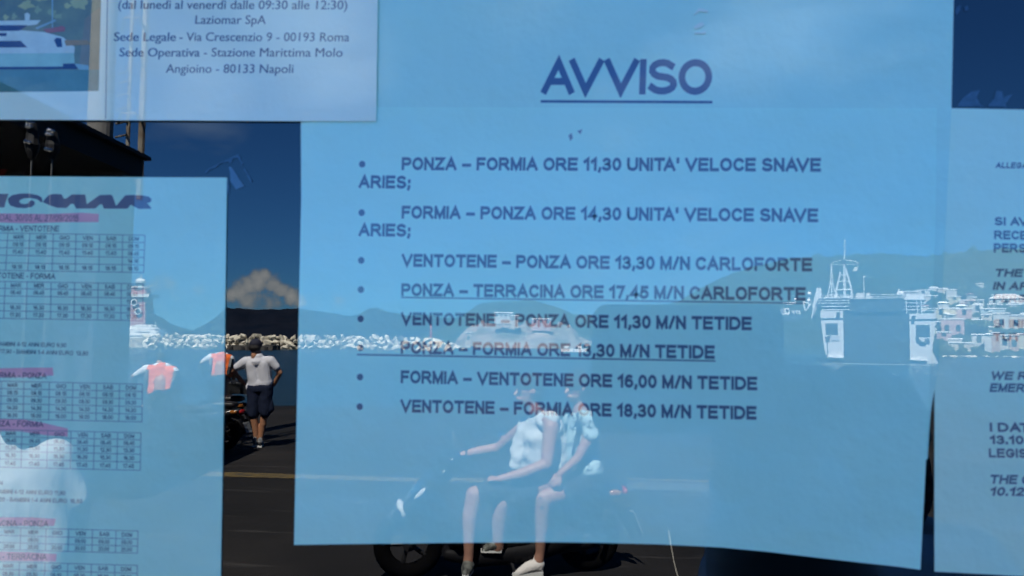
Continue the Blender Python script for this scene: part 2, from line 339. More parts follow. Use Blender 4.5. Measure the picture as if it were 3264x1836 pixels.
# ------------------------------------------------------------------ the ticket office: wall, window, dark room behind
def glass_mat():
    m = bpy.data.materials.new('window_glass'); m.use_nodes = True; n, l = nodes_of(m); n.remove(n['Principled BSDF']); o = n['Material Output']
    t = n.new('ShaderNodeBsdfTransparent'); t.inputs[0].default_value = (0.62, 0.72, 0.78, 1)
    g = n.new('ShaderNodeBsdfGlossy'); g.inputs['Roughness'].default_value = 0.0; g.inputs['Color'].default_value = (0.97, 0.99, 1, 1)
    s = n.new('ShaderNodeMixShader'); s.inputs[0].default_value = REFL
    l.new(t.outputs[0], s.inputs[1]); l.new(g.outputs[0], s.inputs[2]); l.new(s.outputs[0], o.inputs[0]); return m
def clear_mat():
    m = bpy.data.materials.new('glass_inner_face'); m.use_nodes = True; n, l = nodes_of(m); n.remove(n['Principled BSDF']); o = n['Material Output']
    t = n.new('ShaderNodeBsdfTransparent'); t.inputs[0].default_value = (0.9, 0.95, 0.95, 1); l.new(t.outputs[0], o.inputs[0]); return m
M_WALL = mat('office_plaster', (.62, .58, .5), .85, noise_amt=.2, noise_scale=3, bump=.2, bump_scale=60)
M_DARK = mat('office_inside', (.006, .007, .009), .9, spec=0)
M_ALU = mat('grey_aluminium', (.35, .36, .37), .4, metal=.8)
off = thing('ticket_office', (0, 0, 0), 'cream rendered ticket office with one wide window on the quay', 'building', mirror=False)
mb = MB()
for x0, x1, z0, z1 in ((-6, -1.0, 0, 3.6), (1.0, 6, 0, 3.6), (-1.0, 1.0, 0, .95), (-1.0, 1.0, 2.5, 3.6)): mb.box((0,0,0), EX, EY, EZ, x0, x1, .03, .25, z0, z1)
mb.build('wall', M_WALL, off, mirror=False)
MB().box((0,0,0), EX, EY, EZ, -6, 6, .25, 5, 3.602, 3.8).build('roof', M_WALL, off, mirror=False)
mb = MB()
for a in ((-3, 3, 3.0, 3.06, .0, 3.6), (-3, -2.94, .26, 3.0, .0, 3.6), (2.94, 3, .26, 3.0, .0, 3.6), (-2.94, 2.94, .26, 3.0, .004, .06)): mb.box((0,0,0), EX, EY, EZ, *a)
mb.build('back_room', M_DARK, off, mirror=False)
win = thing('office_window', (0, 0.0, .95), 'wide ticket office window pane mirroring the harbour behind the notices', 'window', mirror=False)
mb = MB(); x0, x1, z0, z1 = -.985, .985, .965, 2.485
mb.add([(x0,0,z0),(x1,0,z0),(x1,0,z1),(x0,0,z1)], [[0,1,2,3]], 0)
mb.add([(x0,.005,z0),(x1,.005,z0),(x1,.005,z1),(x0,.005,z1)], [[3,2,1,0]], 1)
me = bpy.data.meshes.new('pane'); me.from_pydata([tuple(p) for p in mb.v], [], mb.f); me.polygons.foreach_set('material_index', mb.mi)
link('glass_pane', me, [glass_mat(), clear_mat()], win, mirror=False)
mb = MB()
for a in ((-1.0, -.985, .95, 2.5), (.985, 1.0, .95, 2.5), (-.985, .985, .95, .965), (-.985, .985, 2.485, 2.5)): mb.box((0,0,0), EX, EY, EZ, a[0], a[1], -.02, .04, a[2], a[3])
mb.build('window_frame', M_ALU, win, mirror=False)

# ------------------------------------------------------------------ the notices on the glass
PB = (.61, .95, .72)
M_PAPER = pane_gloss('paper_blue_white', PB, .03, 14)
M_PAPER2 = pane_gloss('paper_backing', (.58,.89,.68), .03, 10)
M_CREAM = pane_gloss('paper_cream', (.94, .96, .70), .03, 9)
M_PAPERL = pane_gloss('paper_timetable', (.62, .91, .66), .05, 7)
M_PAPERR = pane_gloss('paper_right', (.72, .95, .68), .04, 8)
M_INK = pane_gloss('ink_black', (.13, .17, .21), 0, 5)
M_INKP = pane_gloss('ink_violet', (.10, .11, .15), 0, 5)
M_INKB = pane_gloss('ink_blue', (.07, .11, .20), 0, 5)
M_LINE = pane_gloss('ink_thin', (.20, .25, .28), 0, 5)
M_PINK = pane_gloss('highlighter_pink', (.95, .45, .46), .05, 30)
K = 3264/2576
def k2(x, y): return (x*K, y*K)
Y_BACK, Y_LIST, Y_CONT, Y_TIME, Y_RIGHT = -.0005, -.0009, -.0014, -.0005, -.00022
hd = sheet('notice_heading_sheet', [(955,-150),(3044,-150),(3040,0),(3033,340),(3010,800),(2990,1180),(2968,1300),(2962,1380),(2957,1462),(2938,1476),(2400,1480),(965,1480)], Y_BACK, M_PAPER2,
    'pale blue sheet headed AVVISO behind the sailing list', 'notice')
letters(hd, 'AVVISO', k2(1362,236), k2(1790,239), 88*K, Y_BACK, M_INKB, .20, .04, name='heading')
rule(hd, k2(1360,255), k2(1792,257), 6.5*K, Y_BACK, M_INKB)
ls = sheet('sailing_list_sheet', [(966,341),(2986,345),(2982,700),(2968,1150),(2950,1500),(2934,1816),(2860,1806),(2760,1795),(2600,1777),(2450,1759),(2300,1745),(2100,1735),(1900,1730),(1722,1728),(1400,1731),(1150,1734),(937,1737)],
    Y_LIST, M_PAPER, 'large white sheet listing eight ferry sailings below the AVVISO heading', 'notice')
for t, a, b in (("PONZA – FORMIA ORE 11,30 UNITA' VELOCE SNAVE", (1010,428), (2065,432)), ('ARIES;', (902,473), (1032,475)),
    ("FORMIA – PONZA ORE 14,30 UNITA' VELOCE SNAVE", (1010,550), (2058,559)), ('ARIES;', (902,594), (1032,596)),
    ('VENTOTENE – PONZA ORE 13,30 M/N CARLOFORTE', (1010,671), (2043,683)), ('PONZA – TERRACINA ORE 17,45 M/N CARLOFORTE', (1009,745), (2027,757)),
    ('VENTOTENE – PONZA ORE 11,30 M/N TETIDE', (1008,818), (1891,831)), ('PONZA – FORMIA ORE 13,30 M/N TETIDE', (1008,890), (1798,903)),
    ('FORMIA – VENTOTENE ORE 16,00 M/N TETIDE', (1008,964), (1905,982)), ('VENTOTENE – FORMIA ORE 18,30 M/N TETIDE', (1007,1037), (1903,1056))):
    letters(ls, t, k2(*a), k2(*b), 32.5*K, Y_LIST, M_INK, .24, .09)
rule(ls, k2(1009,748), k2(2027,763), 3.2*K, Y_LIST, M_INK); rule(ls, k2(898,892), k2(1800,908), 3.6*K, Y_LIST, M_INK)
for by in (413, 535, 655, 728.5, 802, 875, 948.5, 1023):
    bx = 911-(by-413)*.01; flatpoly(ls, 'bullet', [k2(bx+8*math.cos(i*math.pi/8), by+8.5*math.sin(i*math.pi/8)) for i in range(16)], Y_LIST-2e-5, M_INK)
flatpoly(ls, 'tape_mark', [(1812,432),(1822,424),(1826,440),(1818,450)], Y_LIST-2e-5, M_LINE); flatpoly(ls, 'tape_mark', [(1840,418),(1856,412),(1850,428)], Y_LIST-2e-5, M_LINE)

ct = sheet('contact_sheet', [(-220,-220),(1208,-220),(1204,0),(1199,387),(900,386),(600,384),(300,383),(-220,380)], Y_CONT, M_CREAM,
    'cream sheet with company addresses and a printed boat picture', 'notice', th=.0002)
for t, x0, x1, yb, bd in (('(dal lunedì al venerdì dalle 09:30 alle 12:30)', 297, 873, 22, 0), ('Laziomar SpA', 491, 668, 60, 0), ('Sede Legale', 286, 441, 103, .016), ('- Via Crescenzio 9 - 00193 Roma', 451, 878, 103, 0),
    ('Sede Operativa', 300, 501, 142, .016), ('- Stazione Marittima Molo', 512, 861, 142, 0), ('Angioino - 80133 Napoli', 417, 737, 183, 0)):
    fontline(ct, t, k2(x0, yb), k2(x1, yb+1.5*(x1-x0)/570), 21.5*K, Y_CONT, M_INK if bd else M_INKP, bd or .006)
rule(ct, (343, -60), (343.01, -60), 1, Y_CONT, M_LINE) if False else flatpoly(ct, 'margin_line', [(342,-60),(345,-60),(338,378),(335,378)], Y_CONT-2e-5, M_LINE)
# the printed picture: trees, a white motor yacht, green water (a flat print)
def pr(n, c): return pane_gloss('print_'+n, c, .16, 130)
pic = flatpoly(ct, 'printed_picture', [(-200,-200),(327,-200),(322,0),(314,290),(-200,296)], Y_CONT-2e-5, pane_gloss('print_trees', (.01,.05,.09), .3, 95, (.34,.38,.17)))
P_ = lambda n, pts, m, lv: flatpoly(pic, n, pts, Y_CONT-2e-5-lv*1.5e-5, m)
P_('printed_water', [(-200,222),(316,222),(314,290),(-200,296)], pr('water', (.16,.34,.28)), 1)
P_('printed_hill', [(270,60),(321,20),(316,222),(250,222)], pr('brown', (.34,.30,.18)), 1)
for i, (x, y, a, b) in enumerate(((85,15,22,14),(45,52,8,10),(18,55,9,8),(165,40,14,10),(255,12,26,18),(185,52,14,8),(130,-5,18,9),(120,30,10,12),(215,18,12,8))):
    P_('printed_leaves', [(x+a*math.cos(t)*(1+.3*math.sin(3*t+i)+.2*math.sin(5*t+2*i)), y+b*math.sin(t)*(1+.3*math.sin(4*t+i))) for t in [k*math.pi/7 for k in range(14)]], pr('leaf%d' % (i % 2), ((.62,.60,.24),(.44,.50,.24))[i % 2]), 2)
WY, NV = pr('white', (.84,.92,.74)), pr('navy', (.02,.04,.13))
P_('printed_hull', [(-200,168),(236,168),(238,205),(200,212),(-200,214)], pr('hull', (.50,.78,.58)), 2)
P_('printed_deck', [(-200,100),(60,96),(140,102),(200,118),(238,150),(237,169),(-200,172)], WY, 3)
P_('printed_roof', [(-200,70),(130,64),(118,78),(90,82),(-200,84)], WY, 4); P_('printed_windows', [(-200,82),(88,80),(62,98),(-200,100)], NV, 5)
P_('printed_windows', [(-200,133),(66,130),(87,151),(-200,152)], NV, 5); P_('printed_windows', [(-200,106),(22,105),(20,115),(-200,116)], NV, 5)
P_('printed_waterline', [(-200,214),(248,212),(246,220),(-200,222)], NV, 4); P_('printed_dinghy', [(136,93),(186,86),(196,82),(208,88),(206,100),(150,105)], pr('red', (.55,.15,.13)), 5)
P_('printed_radar', [(78,44),(88,40),(96,46),(94,64),(80,66)], WY, 5); P_('printed_tower', [(172,128),(180,120),(196,122),(198,150),(182,150)], NV, 5)
P_('printed_crowd', [(205,128),(280,128),(288,142),(210,146)], pr('orange', (.50,.30,.10)), 5); P_('printed_tender', [(200,203),(236,202),(248,218),(202,218)], NV, 6)
P_('printed_tender', [(236,202),(282,208),(284,222),(252,222)], pr('pale', (.40,.60,.55)), 6); P_('printed_crane', [(112,88),(176,62),(180,66),(118,94)], pr('pale', (.40,.60,.55)), 6)
P_('printed_mast', [(165,-200),(169,-200),(169,88),(165,88)], pr('pale', (.40,.60,.55)), 3)

# the timetable
tt = sheet('timetable_sheet', [(-300,560),(723,566),(720,800),(716,1100),(709,1500),(703,1850),(690,2050),(-300,2050)], Y_TIME, M_PAPERL,
    'white sheet of ferry timetables with pink highlighted headings', 'notice')
def pink(pts): flatpoly(tt, 'highlighter_stroke', pts, Y_TIME-1.2e-5, M_PINK)
pink([(-60,679),(150,682),(262,678),(315,682),(314,708),(200,708),(100,712),(-60,708)]); pink([(-60,1175),(100,1172),(168,1172),(171,1196),(110,1202),(-60,1204)])
pink([(-60,1335),(70,1336),(130,1346),(190,1360),(216,1366),(216,1392),(150,1388),(60,1374),(-60,1374)]); pink([(-60,1648),(100,1649),(178,1654),(172,1676),(60,1676),(-60,1678)])
pink([(-60,1756),(90,1760),(180,1766),(178,1790),(-60,1786)])
# big italic logo lettering, five slanted glyphs whose left end runs out of the picture
def s2(pts): return [(x/3.623, 600+y/3.623) for x, y in pts]
for pts in ([(-160,62),(100,66),(76,128),(62,170),(50,222),(-160,220)],
    [(100,170),(88,120),(140,80),(230,62),(330,60),(430,78),(480,105),(492,140),(480,165),(430,128),(350,112),(280,116),(232,135),(222,160),(250,180),(300,182),(330,170),(335,150),(370,138),(400,155),(400,190),(360,218),(280,230),(190,224),(120,200)],
    [(492,160),(530,110),(570,75),(620,66),(710,70),(738,120),(765,118),(830,72),(985,74),(992,120),(1002,184),(1150,80),(1280,74),(1300,90),(1340,205),(1445,82),(1520,78),(1640,82),(1720,98),(1750,128),(1738,160),(1700,172),(1752,236),(1600,238),(1510,190),(1470,236),(1200,236),(1180,186),(1150,190),(1100,234),(880,236),(850,180),(815,184),(770,228),(660,226),(580,200)]):
    flatpoly(tt, 'logo_letter', s2(pts), Y_TIME-2.5e-5, pane_gloss('ink_logo', (.16,.17,.21), 0, 5))
def tl(text, x0, x1, y0, y1, cap=16, t=.15): letters(tt, text, (x0, y0), (x1, y1), cap, Y_TIME-1e-5, M_INKP, t, .12)
tl('DAL 30/05 AL 27/09/2015', 0, 250, 703, 706, 20, .11); tl('FORMIA - VENTOTENE', -31, 188, 737, 738, 18); tl('VENTOTENE - FORMIA', -52, 176, 886, 890, 18)
tl('BAMBINI 4-12 ANNI EURO 9,90', -13, 211, 1102, 1107, 13, .14); tl('17,90 - BAMBINI 1-4 ANNI EURO  13,80', 0, 281, 1126, 1133, 13, .14)
tl('FORMIA - PONZA', -31, 148, 1204, 1207, 18); tl('PONZA - FORMIA', -44, 138, 1358, 1361, 18); tl('N', -2, 8, 1546, 1546, 13)
tl('BAMBINI 4-12 ANNI EURO 11,80', -22, 208, 1572, 1578, 13, .14); tl(',20 - BAMBINI 1-4 ANNI EURO  16,80', -6, 262, 1598, 1604, 13, .14)
tl('TERRACINA - PONZA', -75, 154, 1676, 1679, 19); tl('PONZA - TERRACINA', -75, 149, 1782, 1785, 19)
def table(xt, xb, yl, slope, rows):
    """column lines from xt (top) to xb (bottom); yl row lines at x=25; slope of the rows"""
    mb = MB(); y0, y1 = yl[0], yl[-1]; hw = .95
    Y = lambda x, y: y + (x-25)*slope
    X = lambda i, y: xt[i] + (xb[i]-xt[i])*(y-y0)/max(1, y1-y0)
    Q = lambda pts: [onglass(px, py, Y_TIME-2e-5) for px, py in pts]
    for i in range(len(xt)):
        a, b = (xt[i], Y(xt[i], y0)), (xb[i], Y(xb[i], y1)); mb.add(Q([(a[0]-hw,a[1]),(b[0]-hw,b[1]),(b[0]+hw,b[1]),(a[0]+hw,a[1])]), [[0,1,2,3]])
    for y in yl:
        a, b = (-80, Y(-80, y)), (X(len(xt)-1, y), Y(X(len(xt)-1, y), y)); q = Q([(a[0],a[1]-hw),(a[0],a[1]+hw),(b[0],b[1]+hw),(b[0],b[1]-hw)]); mb.add([v+Vector((0,-1.2e-5,0)) for v in q], [[0,1,2,3]])
    me = bpy.data.meshes.new('grid'); me.from_pydata([tuple(p) for p in mb.v], [], mb.f); me.update()
    for p in me.polygons:
        if p.normal.y > 0: p.flip()
    link('table_grid', me, M_LINE, tt, mirror=False)
    for r, cells in enumerate(rows):
        ya, yb = yl[r], yl[r+1]
        for i, c in enumerate(cells):
            if not c: continue
            ym = (ya+yb)/2; xc = (X(i, ym)+X(i+1, ym))/2; wd = (34 if r else 32)*.5; cap = 13
            letters(tt, c, (xc-wd, Y(xc-wd, ym)+cap/2), (xc+wd, Y(xc+wd, ym)+cap/2), cap, Y_TIME-1e-5, M_INKP, .17, .12, name='table_entry')
DAYS = ['MAR', 'MER', 'GIO', 'VEN', 'SAB', 'DOM']
def six(a, last=None): return [a]*5+[last or a]
table([25,95,170,242,317,391,462], [18,88,166,240,315,389,458], [743,766.5,790,814,838,862], .0155, [DAYS, six('09.15'), six('11.40','08.45'), [None]*5+['14.15'], six('18.15')])
table([16.5,86,163,238,313,387,456], [12,83,161,236,311,385,455], [897.5,919.5,943.5,967.5,991,1015], .0165, [DAYS, six('06.45','05.45'), [None]*5+['11.45'], six('16.30'), six('17.30')])
table([4.5,76,157.5,232,308,381,454], [2,74,155,230,306,379,452], [1215.5,1239,1262.5,1287,1311,1335.5], .0215, [DAYS, six('08.15'), six('09.30'), six('14.30'), six('18.00')])
table([0,70,152,226,301,375,449], [-3,67,149,224,298,372,447], [1370,1392,1415,1438.5,1463.5,1489.5], .023, [DAYS, six('06.45'), ['11.30']*4+['12.30','13.30'], ['16.30']*4+['15.30','16.30'], six('17.45')])
table([-5,66,147,219,295,370,440], [-7,64,145,217,293,368,438], [1681.5,1707,1730,1752.5], .0265, [DAYS, [None,'09.00',None,'09.00','09.00','09.00'], six('20.00')])
table([-9,62,143,216,291,366,438], [-10,60,141,215,290,365,437], [1791,1816,1841,1866], .0275, [DAYS, six('05.30'), six('11.00')])

rs = sheet('regulation_sheet', [(2986,344),(3264,349),(3560,354),(3560,1856),(3264,1837),(2979,1822),(2979,1200)], Y_RIGHT, M_PAPERR,
    'greenish white sheet of bold safety text cut off by the picture edge', 'notice')
for t, x0, x1, yb, cap, sl in (('ALLEGATO', 2504, 2610, 423, 15, .2), ('SI AVVISA', 2502, 2668, 567, 21, 0), ('RECENTE', 2501, 2648, 602, 22, 0), ('PERSONE', 2500, 2645, 635, 23, 0), ('THE REGION', 2501, 2712, 696, 20, .22),
    ('IN ARRIVAL', 2497, 2690, 729, 20, .22), ('PERSONS', 2498, 2640, 760, 20, .22), ('SI INFORMA', 2498, 2690, 824, 21, 0), ('TUTTI', 2498, 2600, 858, 21, 0), ('WE REMIND', 2491, 2690, 955, 21, .22), ('EMERGENCY', 2489, 2690, 986, 22, .22),
    ('I DATI', 2490, 2600, 1086, 23, 0), ('13.10.98', 2490, 2630, 1117, 22, 0), ('LEGISLATIVO', 2488, 2710, 1151, 23, 0), ('THE GATHER', 2489, 2710, 1217, 23, .22), ('10.12.98', 2489, 2630, 1247, 22, .22)):
    letters(rs, t, k2(x0, yb), k2(x1, yb+(x1-x0)*.012), cap*K, Y_RIGHT, M_INK, .24, .1, slant=sl)

# old tape left on the glass
M_TAPE = pane_gloss('old_tape', (.10, .18, .26), .2, 200); M_TAPE2 = pane_gloss('tape_residue', (.06, .11, .17), .3, 300)
tp = thing('tape_scrap', onglass(760, 520), 'torn clear tape scrap on the glass above the timetable corner', 'tape', mirror=False)
q2 = lambda pts: [(630+x*200/1932, 470+y*200/1932) for x, y in pts]
def tapepiece(t, pts, m, y=-.0003): 
    mb = MB(); mb.prism([onglass(px, py, y) for px, py in pts], (0, .0002, 0)); return mb.build('tape_piece', m, t, mirror=False)
tapepiece(tp, q2([(960,590),(1040,600),(1200,830),(1300,1000),(1430,1190),(1330,1240),(1180,1290),(1090,1150),(1010,1050),(1000,800)]), M_TAPE)
tapepiece(tp, q2([(240,720),(520,560),(900,380),(1240,220),(1300,280),(1330,420),(1400,480),(1370,570),(1310,420),(1240,310),(1080,340),(1040,480),(960,470),(940,430),(720,490),(610,560),(560,630),(400,660),(300,760),(240,790)]), M_TAPE2)
tapepiece(tp, q2([(1420,650),(1480,660),(1520,780),(1600,880),(1680,1020),(1640,1080),(1560,930),(1440,720)]), M_TAPE2)
tapepiece(tp, q2([(880,930),(960,1000),(980,1300),(960,1420),(900,1440),(890,1200)]), M_TAPE2)
tr = thing('tape_scrap', onglass(3090, 320), 'smeared tape remains on the dark glass above the safety sheet', 'tape', mirror=False)
q3 = lambda pts: [(2300+x*964/2576, y*964/2576) for x, y in pts]
tapepiece(tr, q3([(2010,890),(2060,830),(2130,780),(2200,768),(2170,830),(2200,880),(2230,908),(2010,908)]), M_TAPE2)
tapepiece(tr, q3([(2260,906),(2320,840),(2340,770),(2390,780),(2400,830),(2480,800),(2420,880),(2430,912)]), M_TAPE2)
tapepiece(tr, q3([(1990,100),(2000,60),(2040,40),(2030,90),(2000,130)]), M_TAPE2); tapepiece(tr, q3([(2065,60),(2095,50),(2105,85),(2075,95)]), M_TAPE2)
td = thing('glass_sticker', onglass(2240, 90, Y_BACK), 'faint pale sticker remains near the top of the AVVISO sheet', 'sticker', mirror=False)
for pts in ([(2212,85),(2226,74),(2238,70),(2246,78),(2234,88),(2216,92)], [(2210,50),(2226,26),(2240,28),(2258,34),(2256,40),(2230,36)], [(2214,102),(2250,100),(2250,108),(2214,108)]):
    tapepiece(td, pts, pane_gloss('sticker_pale', (.85,.97,.78), .1, 60), Y_BACK-3e-4)
# ------------------------------------------------------------------ ground, sea, hills
def interp(pts, x):
    if x <= pts[0][0]: return pts[0][1]
    for (a, b), (c, d) in zip(pts, pts[1:]):
        if x <= c: return b+(d-b)*(x-a)/(c-a)
    return pts[-1][1]
A0 = Vector((-math.sin(YAW), math.cos(YAW), 0))
def lay(r, a, z=0): return Vector((CAM.x, CAM.y, 0)) + R0*r + A0*a + EZ*z      # right, away, up as the mirror shows it
M_QUAY = mat('quay_concrete', (.024, .022, .021), .9, col2=(.011, .011, .0115), noise_scale=.55, bump=.35, bump_scale=14, spec=.15)
m = M_QUAY; n, l = nodes_of(m)     # pale scuffs and tyre scrapes
b_ = n['Principled BSDF']; src = b_.inputs['Base Color'].links[0].from_socket
tcq = n.new('ShaderNodeTexCoord'); mpq = n.new('ShaderNodeMapping'); mpq.inputs['Scale'].default_value = (.35, 2.2, 1); mpq.inputs['Rotation'].default_value = (0, 0, .35)
nq = n.new('ShaderNodeTexNoise'); nq.inputs['Scale'].default_value = 1.9; nq.inputs['Detail'].default_value = 8
rq = n.new('ShaderNodeMapRange'); rq.inputs['From Min'].default_value = .6; rq.inputs['From Max'].default_value = .78; rq.inputs['To Max'].default_value = .85
mq = n.new('ShaderNodeMix'); mq.data_type = 'RGBA'; mq.inputs['B'].default_value = (.085, .08, .076, 1)
l.new(tcq.outputs['Object'], mpq.inputs[0]); l.new(mpq.outputs[0], nq.inputs['Vector']); l.new(nq.outputs['Fac'], rq.inputs['Value']); l.new(rq.outputs[0], mq.inputs['Factor']); l.new(src, mq.inputs['A']); l.new(mq.outputs['Result'], b_.inputs['Base Color'])
QE = ground(850, 1292).dot(A0) + D*math.cos(YAW)                                # distance of the quay edge
mb = MB(); mb.hexa([lay(-60,-40,-3),lay(60,-40,-3),lay(60,QE+.6,-3),lay(-60,QE-.6,-3),lay(-60,-40,0),lay(60,-40,0),lay(60,QE+.6,0),lay(-60,QE-.6,0)])
tag(mb.build('quay', M_QUAY), kind='structure')
M_YEL = mat('road_paint_yellow', (.15, .10, .025), .8, col2=(.05, .042, .028), noise_scale=7)
def line(name, pts, wpx, m):
    top = [ground(x, y-wpx/2, .004) for x, y in pts]; bot = [ground(x, y+wpx/2, .004) for x, y in pts]; k = len(pts)
    me = me_from(top+bot, [[i, k+i, k+i+1, i+1] for i in range(k-1)]); return tag(link(name, me, m), kind='structure')
line('road_marking', [(100,1490),(400,1500),(700,1511),(940,1518),(1360,1530),(1600,1531)], 14, M_YEL)
line('road_marking', [(2000,1546),(2270,1556),(2420,1560),(2800,1572)], 26, mat('road_paint_grey', (.085,.08,.07), .8, col2=(.045,.045,.042), noise_scale=6))
line('road_marking', [(2000,1526),(2150,1531),(2262,1535)], 7, M_YEL)
M_CRACK = mat('dry_crack', (.2, .19, .16), .9)
me = me_from([ground(x, y, .004) for x, y in ((2128,1690),(2133,1690),(2150,1790),(2172,1870),(2166,1870),(2146,1790))], [[0,1,2,5],[5,2,3,4]]); tag(link('road_marking', me, M_CRACK), kind='structure')
# sea
M_SEA = bpy.data.materials.new('sea_water'); M_SEA.use_nodes = True; n, l = nodes_of(M_SEA); b_ = n['Principled BSDF']
b_.inputs['Base Color'].default_value = (.005, .022, .032, 1); b_.inputs['Roughness'].default_value = .28; b_.inputs['IOR'].default_value = 1.33
tcs = n.new('ShaderNodeTexCoord'); x1 = n.new('ShaderNodeTexNoise'); x1.inputs['Scale'].default_value = .9; x1.inputs['Detail'].default_value = 6
mps = n.new('ShaderNodeMapping'); mps.inputs['Scale'].default_value = (1, 2.2, 1); l.new(tcs.outputs['Object'], mps.inputs[0]); l.new(mps.outputs[0], x1.inputs['Vector'])
bu = n.new('ShaderNodeBump'); bu.inputs['Strength'].default_value = .9; bu.inputs['Distance'].default_value = .35; l.new(x1.outputs['Fac'], bu.inputs['Height']); l.new(bu.outputs[0], b_.inputs['Normal'])
SEA = -1.2
tag(link('sea', me_from([lay(-9000,-3000,SEA),lay(9000,-3000,SEA),lay(9000,12000,SEA),lay(-9000,12000,SEA)], [[0,1,2,3]]), M_SEA), kind='structure')

def hill(name, ridge, d0, d1, d2, m, x0, x1, step, rough, p=.8, rows=12, shore=None, bumpy=1.0):
    V = []; cols = int((x1-x0)/step)+1; back = 5; nr = rows+1+back
    for i in range(cols):
        px = x0+i*step; d = ray(px, 1080); dh = Vector((d.x, d.y, 0)); dh /= dh.dot(A0); zr = at(px, interp(ridge, px), 1).z
        e0 = (zr-CAM.z)
        for j in range(nr):
            s = j/rows
            if s <= 1:
                a = d0+(d1-d0)*s; ztop = CAM.z + e0*d1; z = SEA-1.5 + (ztop-SEA+1.5)*(s**p)
            else:
                q = (s-1)*rows/back; a = d1+(d2-d1)*q; ztop = CAM.z + e0*d1; z = SEA-1.5 + (ztop-SEA+1.5)*max(0, 1-q)**.9
            nzv = noise.fractal(Vector((px*.012*bumpy, a*.02*bumpy*200/d1, 3.7)), 1.0, 2.0, 4)
            z += nzv*rough*(0.08+min(s, 1)*(.92 if s < .97 else .12)); V.append(Vector((CAM.x, CAM.y, 0)) + dh*a + EZ*z)
    F = [[i*nr+j, i*nr+j+1, (i+1)*nr+j+1, (i+1)*nr+j] for i in range(cols-1) for j in range(nr-1)]
    return tag(link(name, me_from(V, F), m, smooth=True), kind='structure')
M_FAR = mat('far_hill_scrub', (.005, .009, .018), .95, col2=(.010, .013, .022), noise_scale=.02, bump=.6, bump_scale=.05, spec=0)
M_SCRUB = mat('hill_scrub', (.018, .034, .022), .95, col2=(.040, .052, .034), noise_scale=.06, bump=.9, bump_scale=.3, spec=0)
M_CLIFF = mat('pale_tuff_cliff', (.30, .24, .20), .95, col2=(.10, .10, .07), noise_scale=.09, bump=.8, bump_scale=.3)
hill('far_hills', [(-300,1000),(200,965),(400,985),(479,1013),(576,1040),(612,1054),(626,1043),(659,1032),(697,1004),(722,990),(753,981),(791,984),(838,985),(893,985),(915,981),(954,982),(1000,990),(1111,1007),(1141,1002),(1171,979),(1200,981),(1240,996),(1273,1002),(1400,1010),(1600,1020),(1900,1040)],
     900, 1300, 1900, M_FAR, -300, 1900, 12, 14, .7)
hill('headland', [(1290,1108),(1350,1075),(1420,1040),(1450,1025),(1490,996),(1530,963),(1600,960),(1650,961),(1690,957),(1740,966),(1790,985),(1830,1000),(1900,1010),(2000,1040),(2120,1090),(2200,1108)], 285, 350, 430, M_SCRUB, 1290, 2200, 7, 3.5, .55)
hill('tuff_cliff', [(1440,1108),(1470,1060),(1500,1040),(1560,1030),(1640,1035),(1720,1030),(1780,1040),(1830,1062),(1880,1085),(1910,1108)], 255, 285, 300, M_CLIFF, 1440, 1910, 5, 3.5, .35, bumpy=2.5)
HILL_R = [(1700,1110),(2000,1010),(2100,985),(2150,965),(2200,940),(2260,906),(2320,876),(2400,848),(2500,826),(2600,816),(2700,811),(2800,808),(2900,813),(3000,815),(3060,803),(3130,797),(3200,788),(3264,792),(3500,760),(3900,800)]
hill('harbour_hillside', HILL_R, 176, 470, 800, M_SCRUB, 1700, 3900, 8, 4.5, 1.05, rows=18, bumpy=3.0)
def hill_z(px, a):
    zr = at(px, interp(HILL_R, px), 1).z-CAM.z; s = (a-176)/(470-176); return SEA-1.5 + (CAM.z+zr*470-SEA+1.5)*max(0, s)**1.05

# foam of the ferry's wake on the water
M_FOAM = mat('sea_foam', (.30, .34, .36), .8, noise_amt=.5, noise_scale=.8)
def foam(name, pts_t, pts_b):
    k = len(pts_t); return tag(link(name, me_from([ground(x, y, SEA+.03) for x, y in pts_t]+[ground(x, y, SEA+.03) for x, y in pts_b], [[i, k+i, k+i+1, i+1] for i in range(k-1)]), M_FOAM), kind='structure')
foam('wake', [(2680,1184),(2720,1182),(2780,1188),(2840,1190),(2860,1194)], [(2690,1186),(2722,1188),(2780,1194),(2838,1195),(2858,1195)])
foam('wake', [(2690,1196),(2750,1198),(2800,1201)], [(2700,1200),(2750,1202),(2798,1203)])
foam('wake', [(2620,1160),(2700,1158),(2900,1161),(2985,1165)], [(2620,1161),(2700,1160.5),(2900,1163.5),(2985,1167)])
foam('wake', [(2900,1189),(2980,1191),(3040,1194)], [(2900,1190),(2980,1193),(3040,1195)])
# ------------------------------------------------------------------ breakwater of pale boulders
def lat(px, t): return at(px, 1100, t)
M_ROCK = mat('limestone', (.74, .68, .55), .95, col2=(.46, .42, .34), noise_scale=.9, bump=.7, bump_scale=2.2)
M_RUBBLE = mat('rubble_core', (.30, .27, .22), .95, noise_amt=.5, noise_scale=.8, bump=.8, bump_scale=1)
BT = 194.0
BTOP = [(380,1064),(465,1064),(800,1067),(1000,1069),(1200,1071),(1300,1074),(1380,1080),(1440,1093),(1480,1108),(1500,1116)]
def base_y(px): return 1109 + (px-800)*.0096
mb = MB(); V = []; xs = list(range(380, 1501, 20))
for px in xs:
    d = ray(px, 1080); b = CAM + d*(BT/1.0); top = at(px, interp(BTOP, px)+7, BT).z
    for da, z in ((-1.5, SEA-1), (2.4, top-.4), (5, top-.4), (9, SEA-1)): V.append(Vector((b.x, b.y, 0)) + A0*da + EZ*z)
F = [[i*4+j, i*4+j+1, i*4+j+5, i*4+j+4] for i in range(len(xs)-1) for j in range(3)]
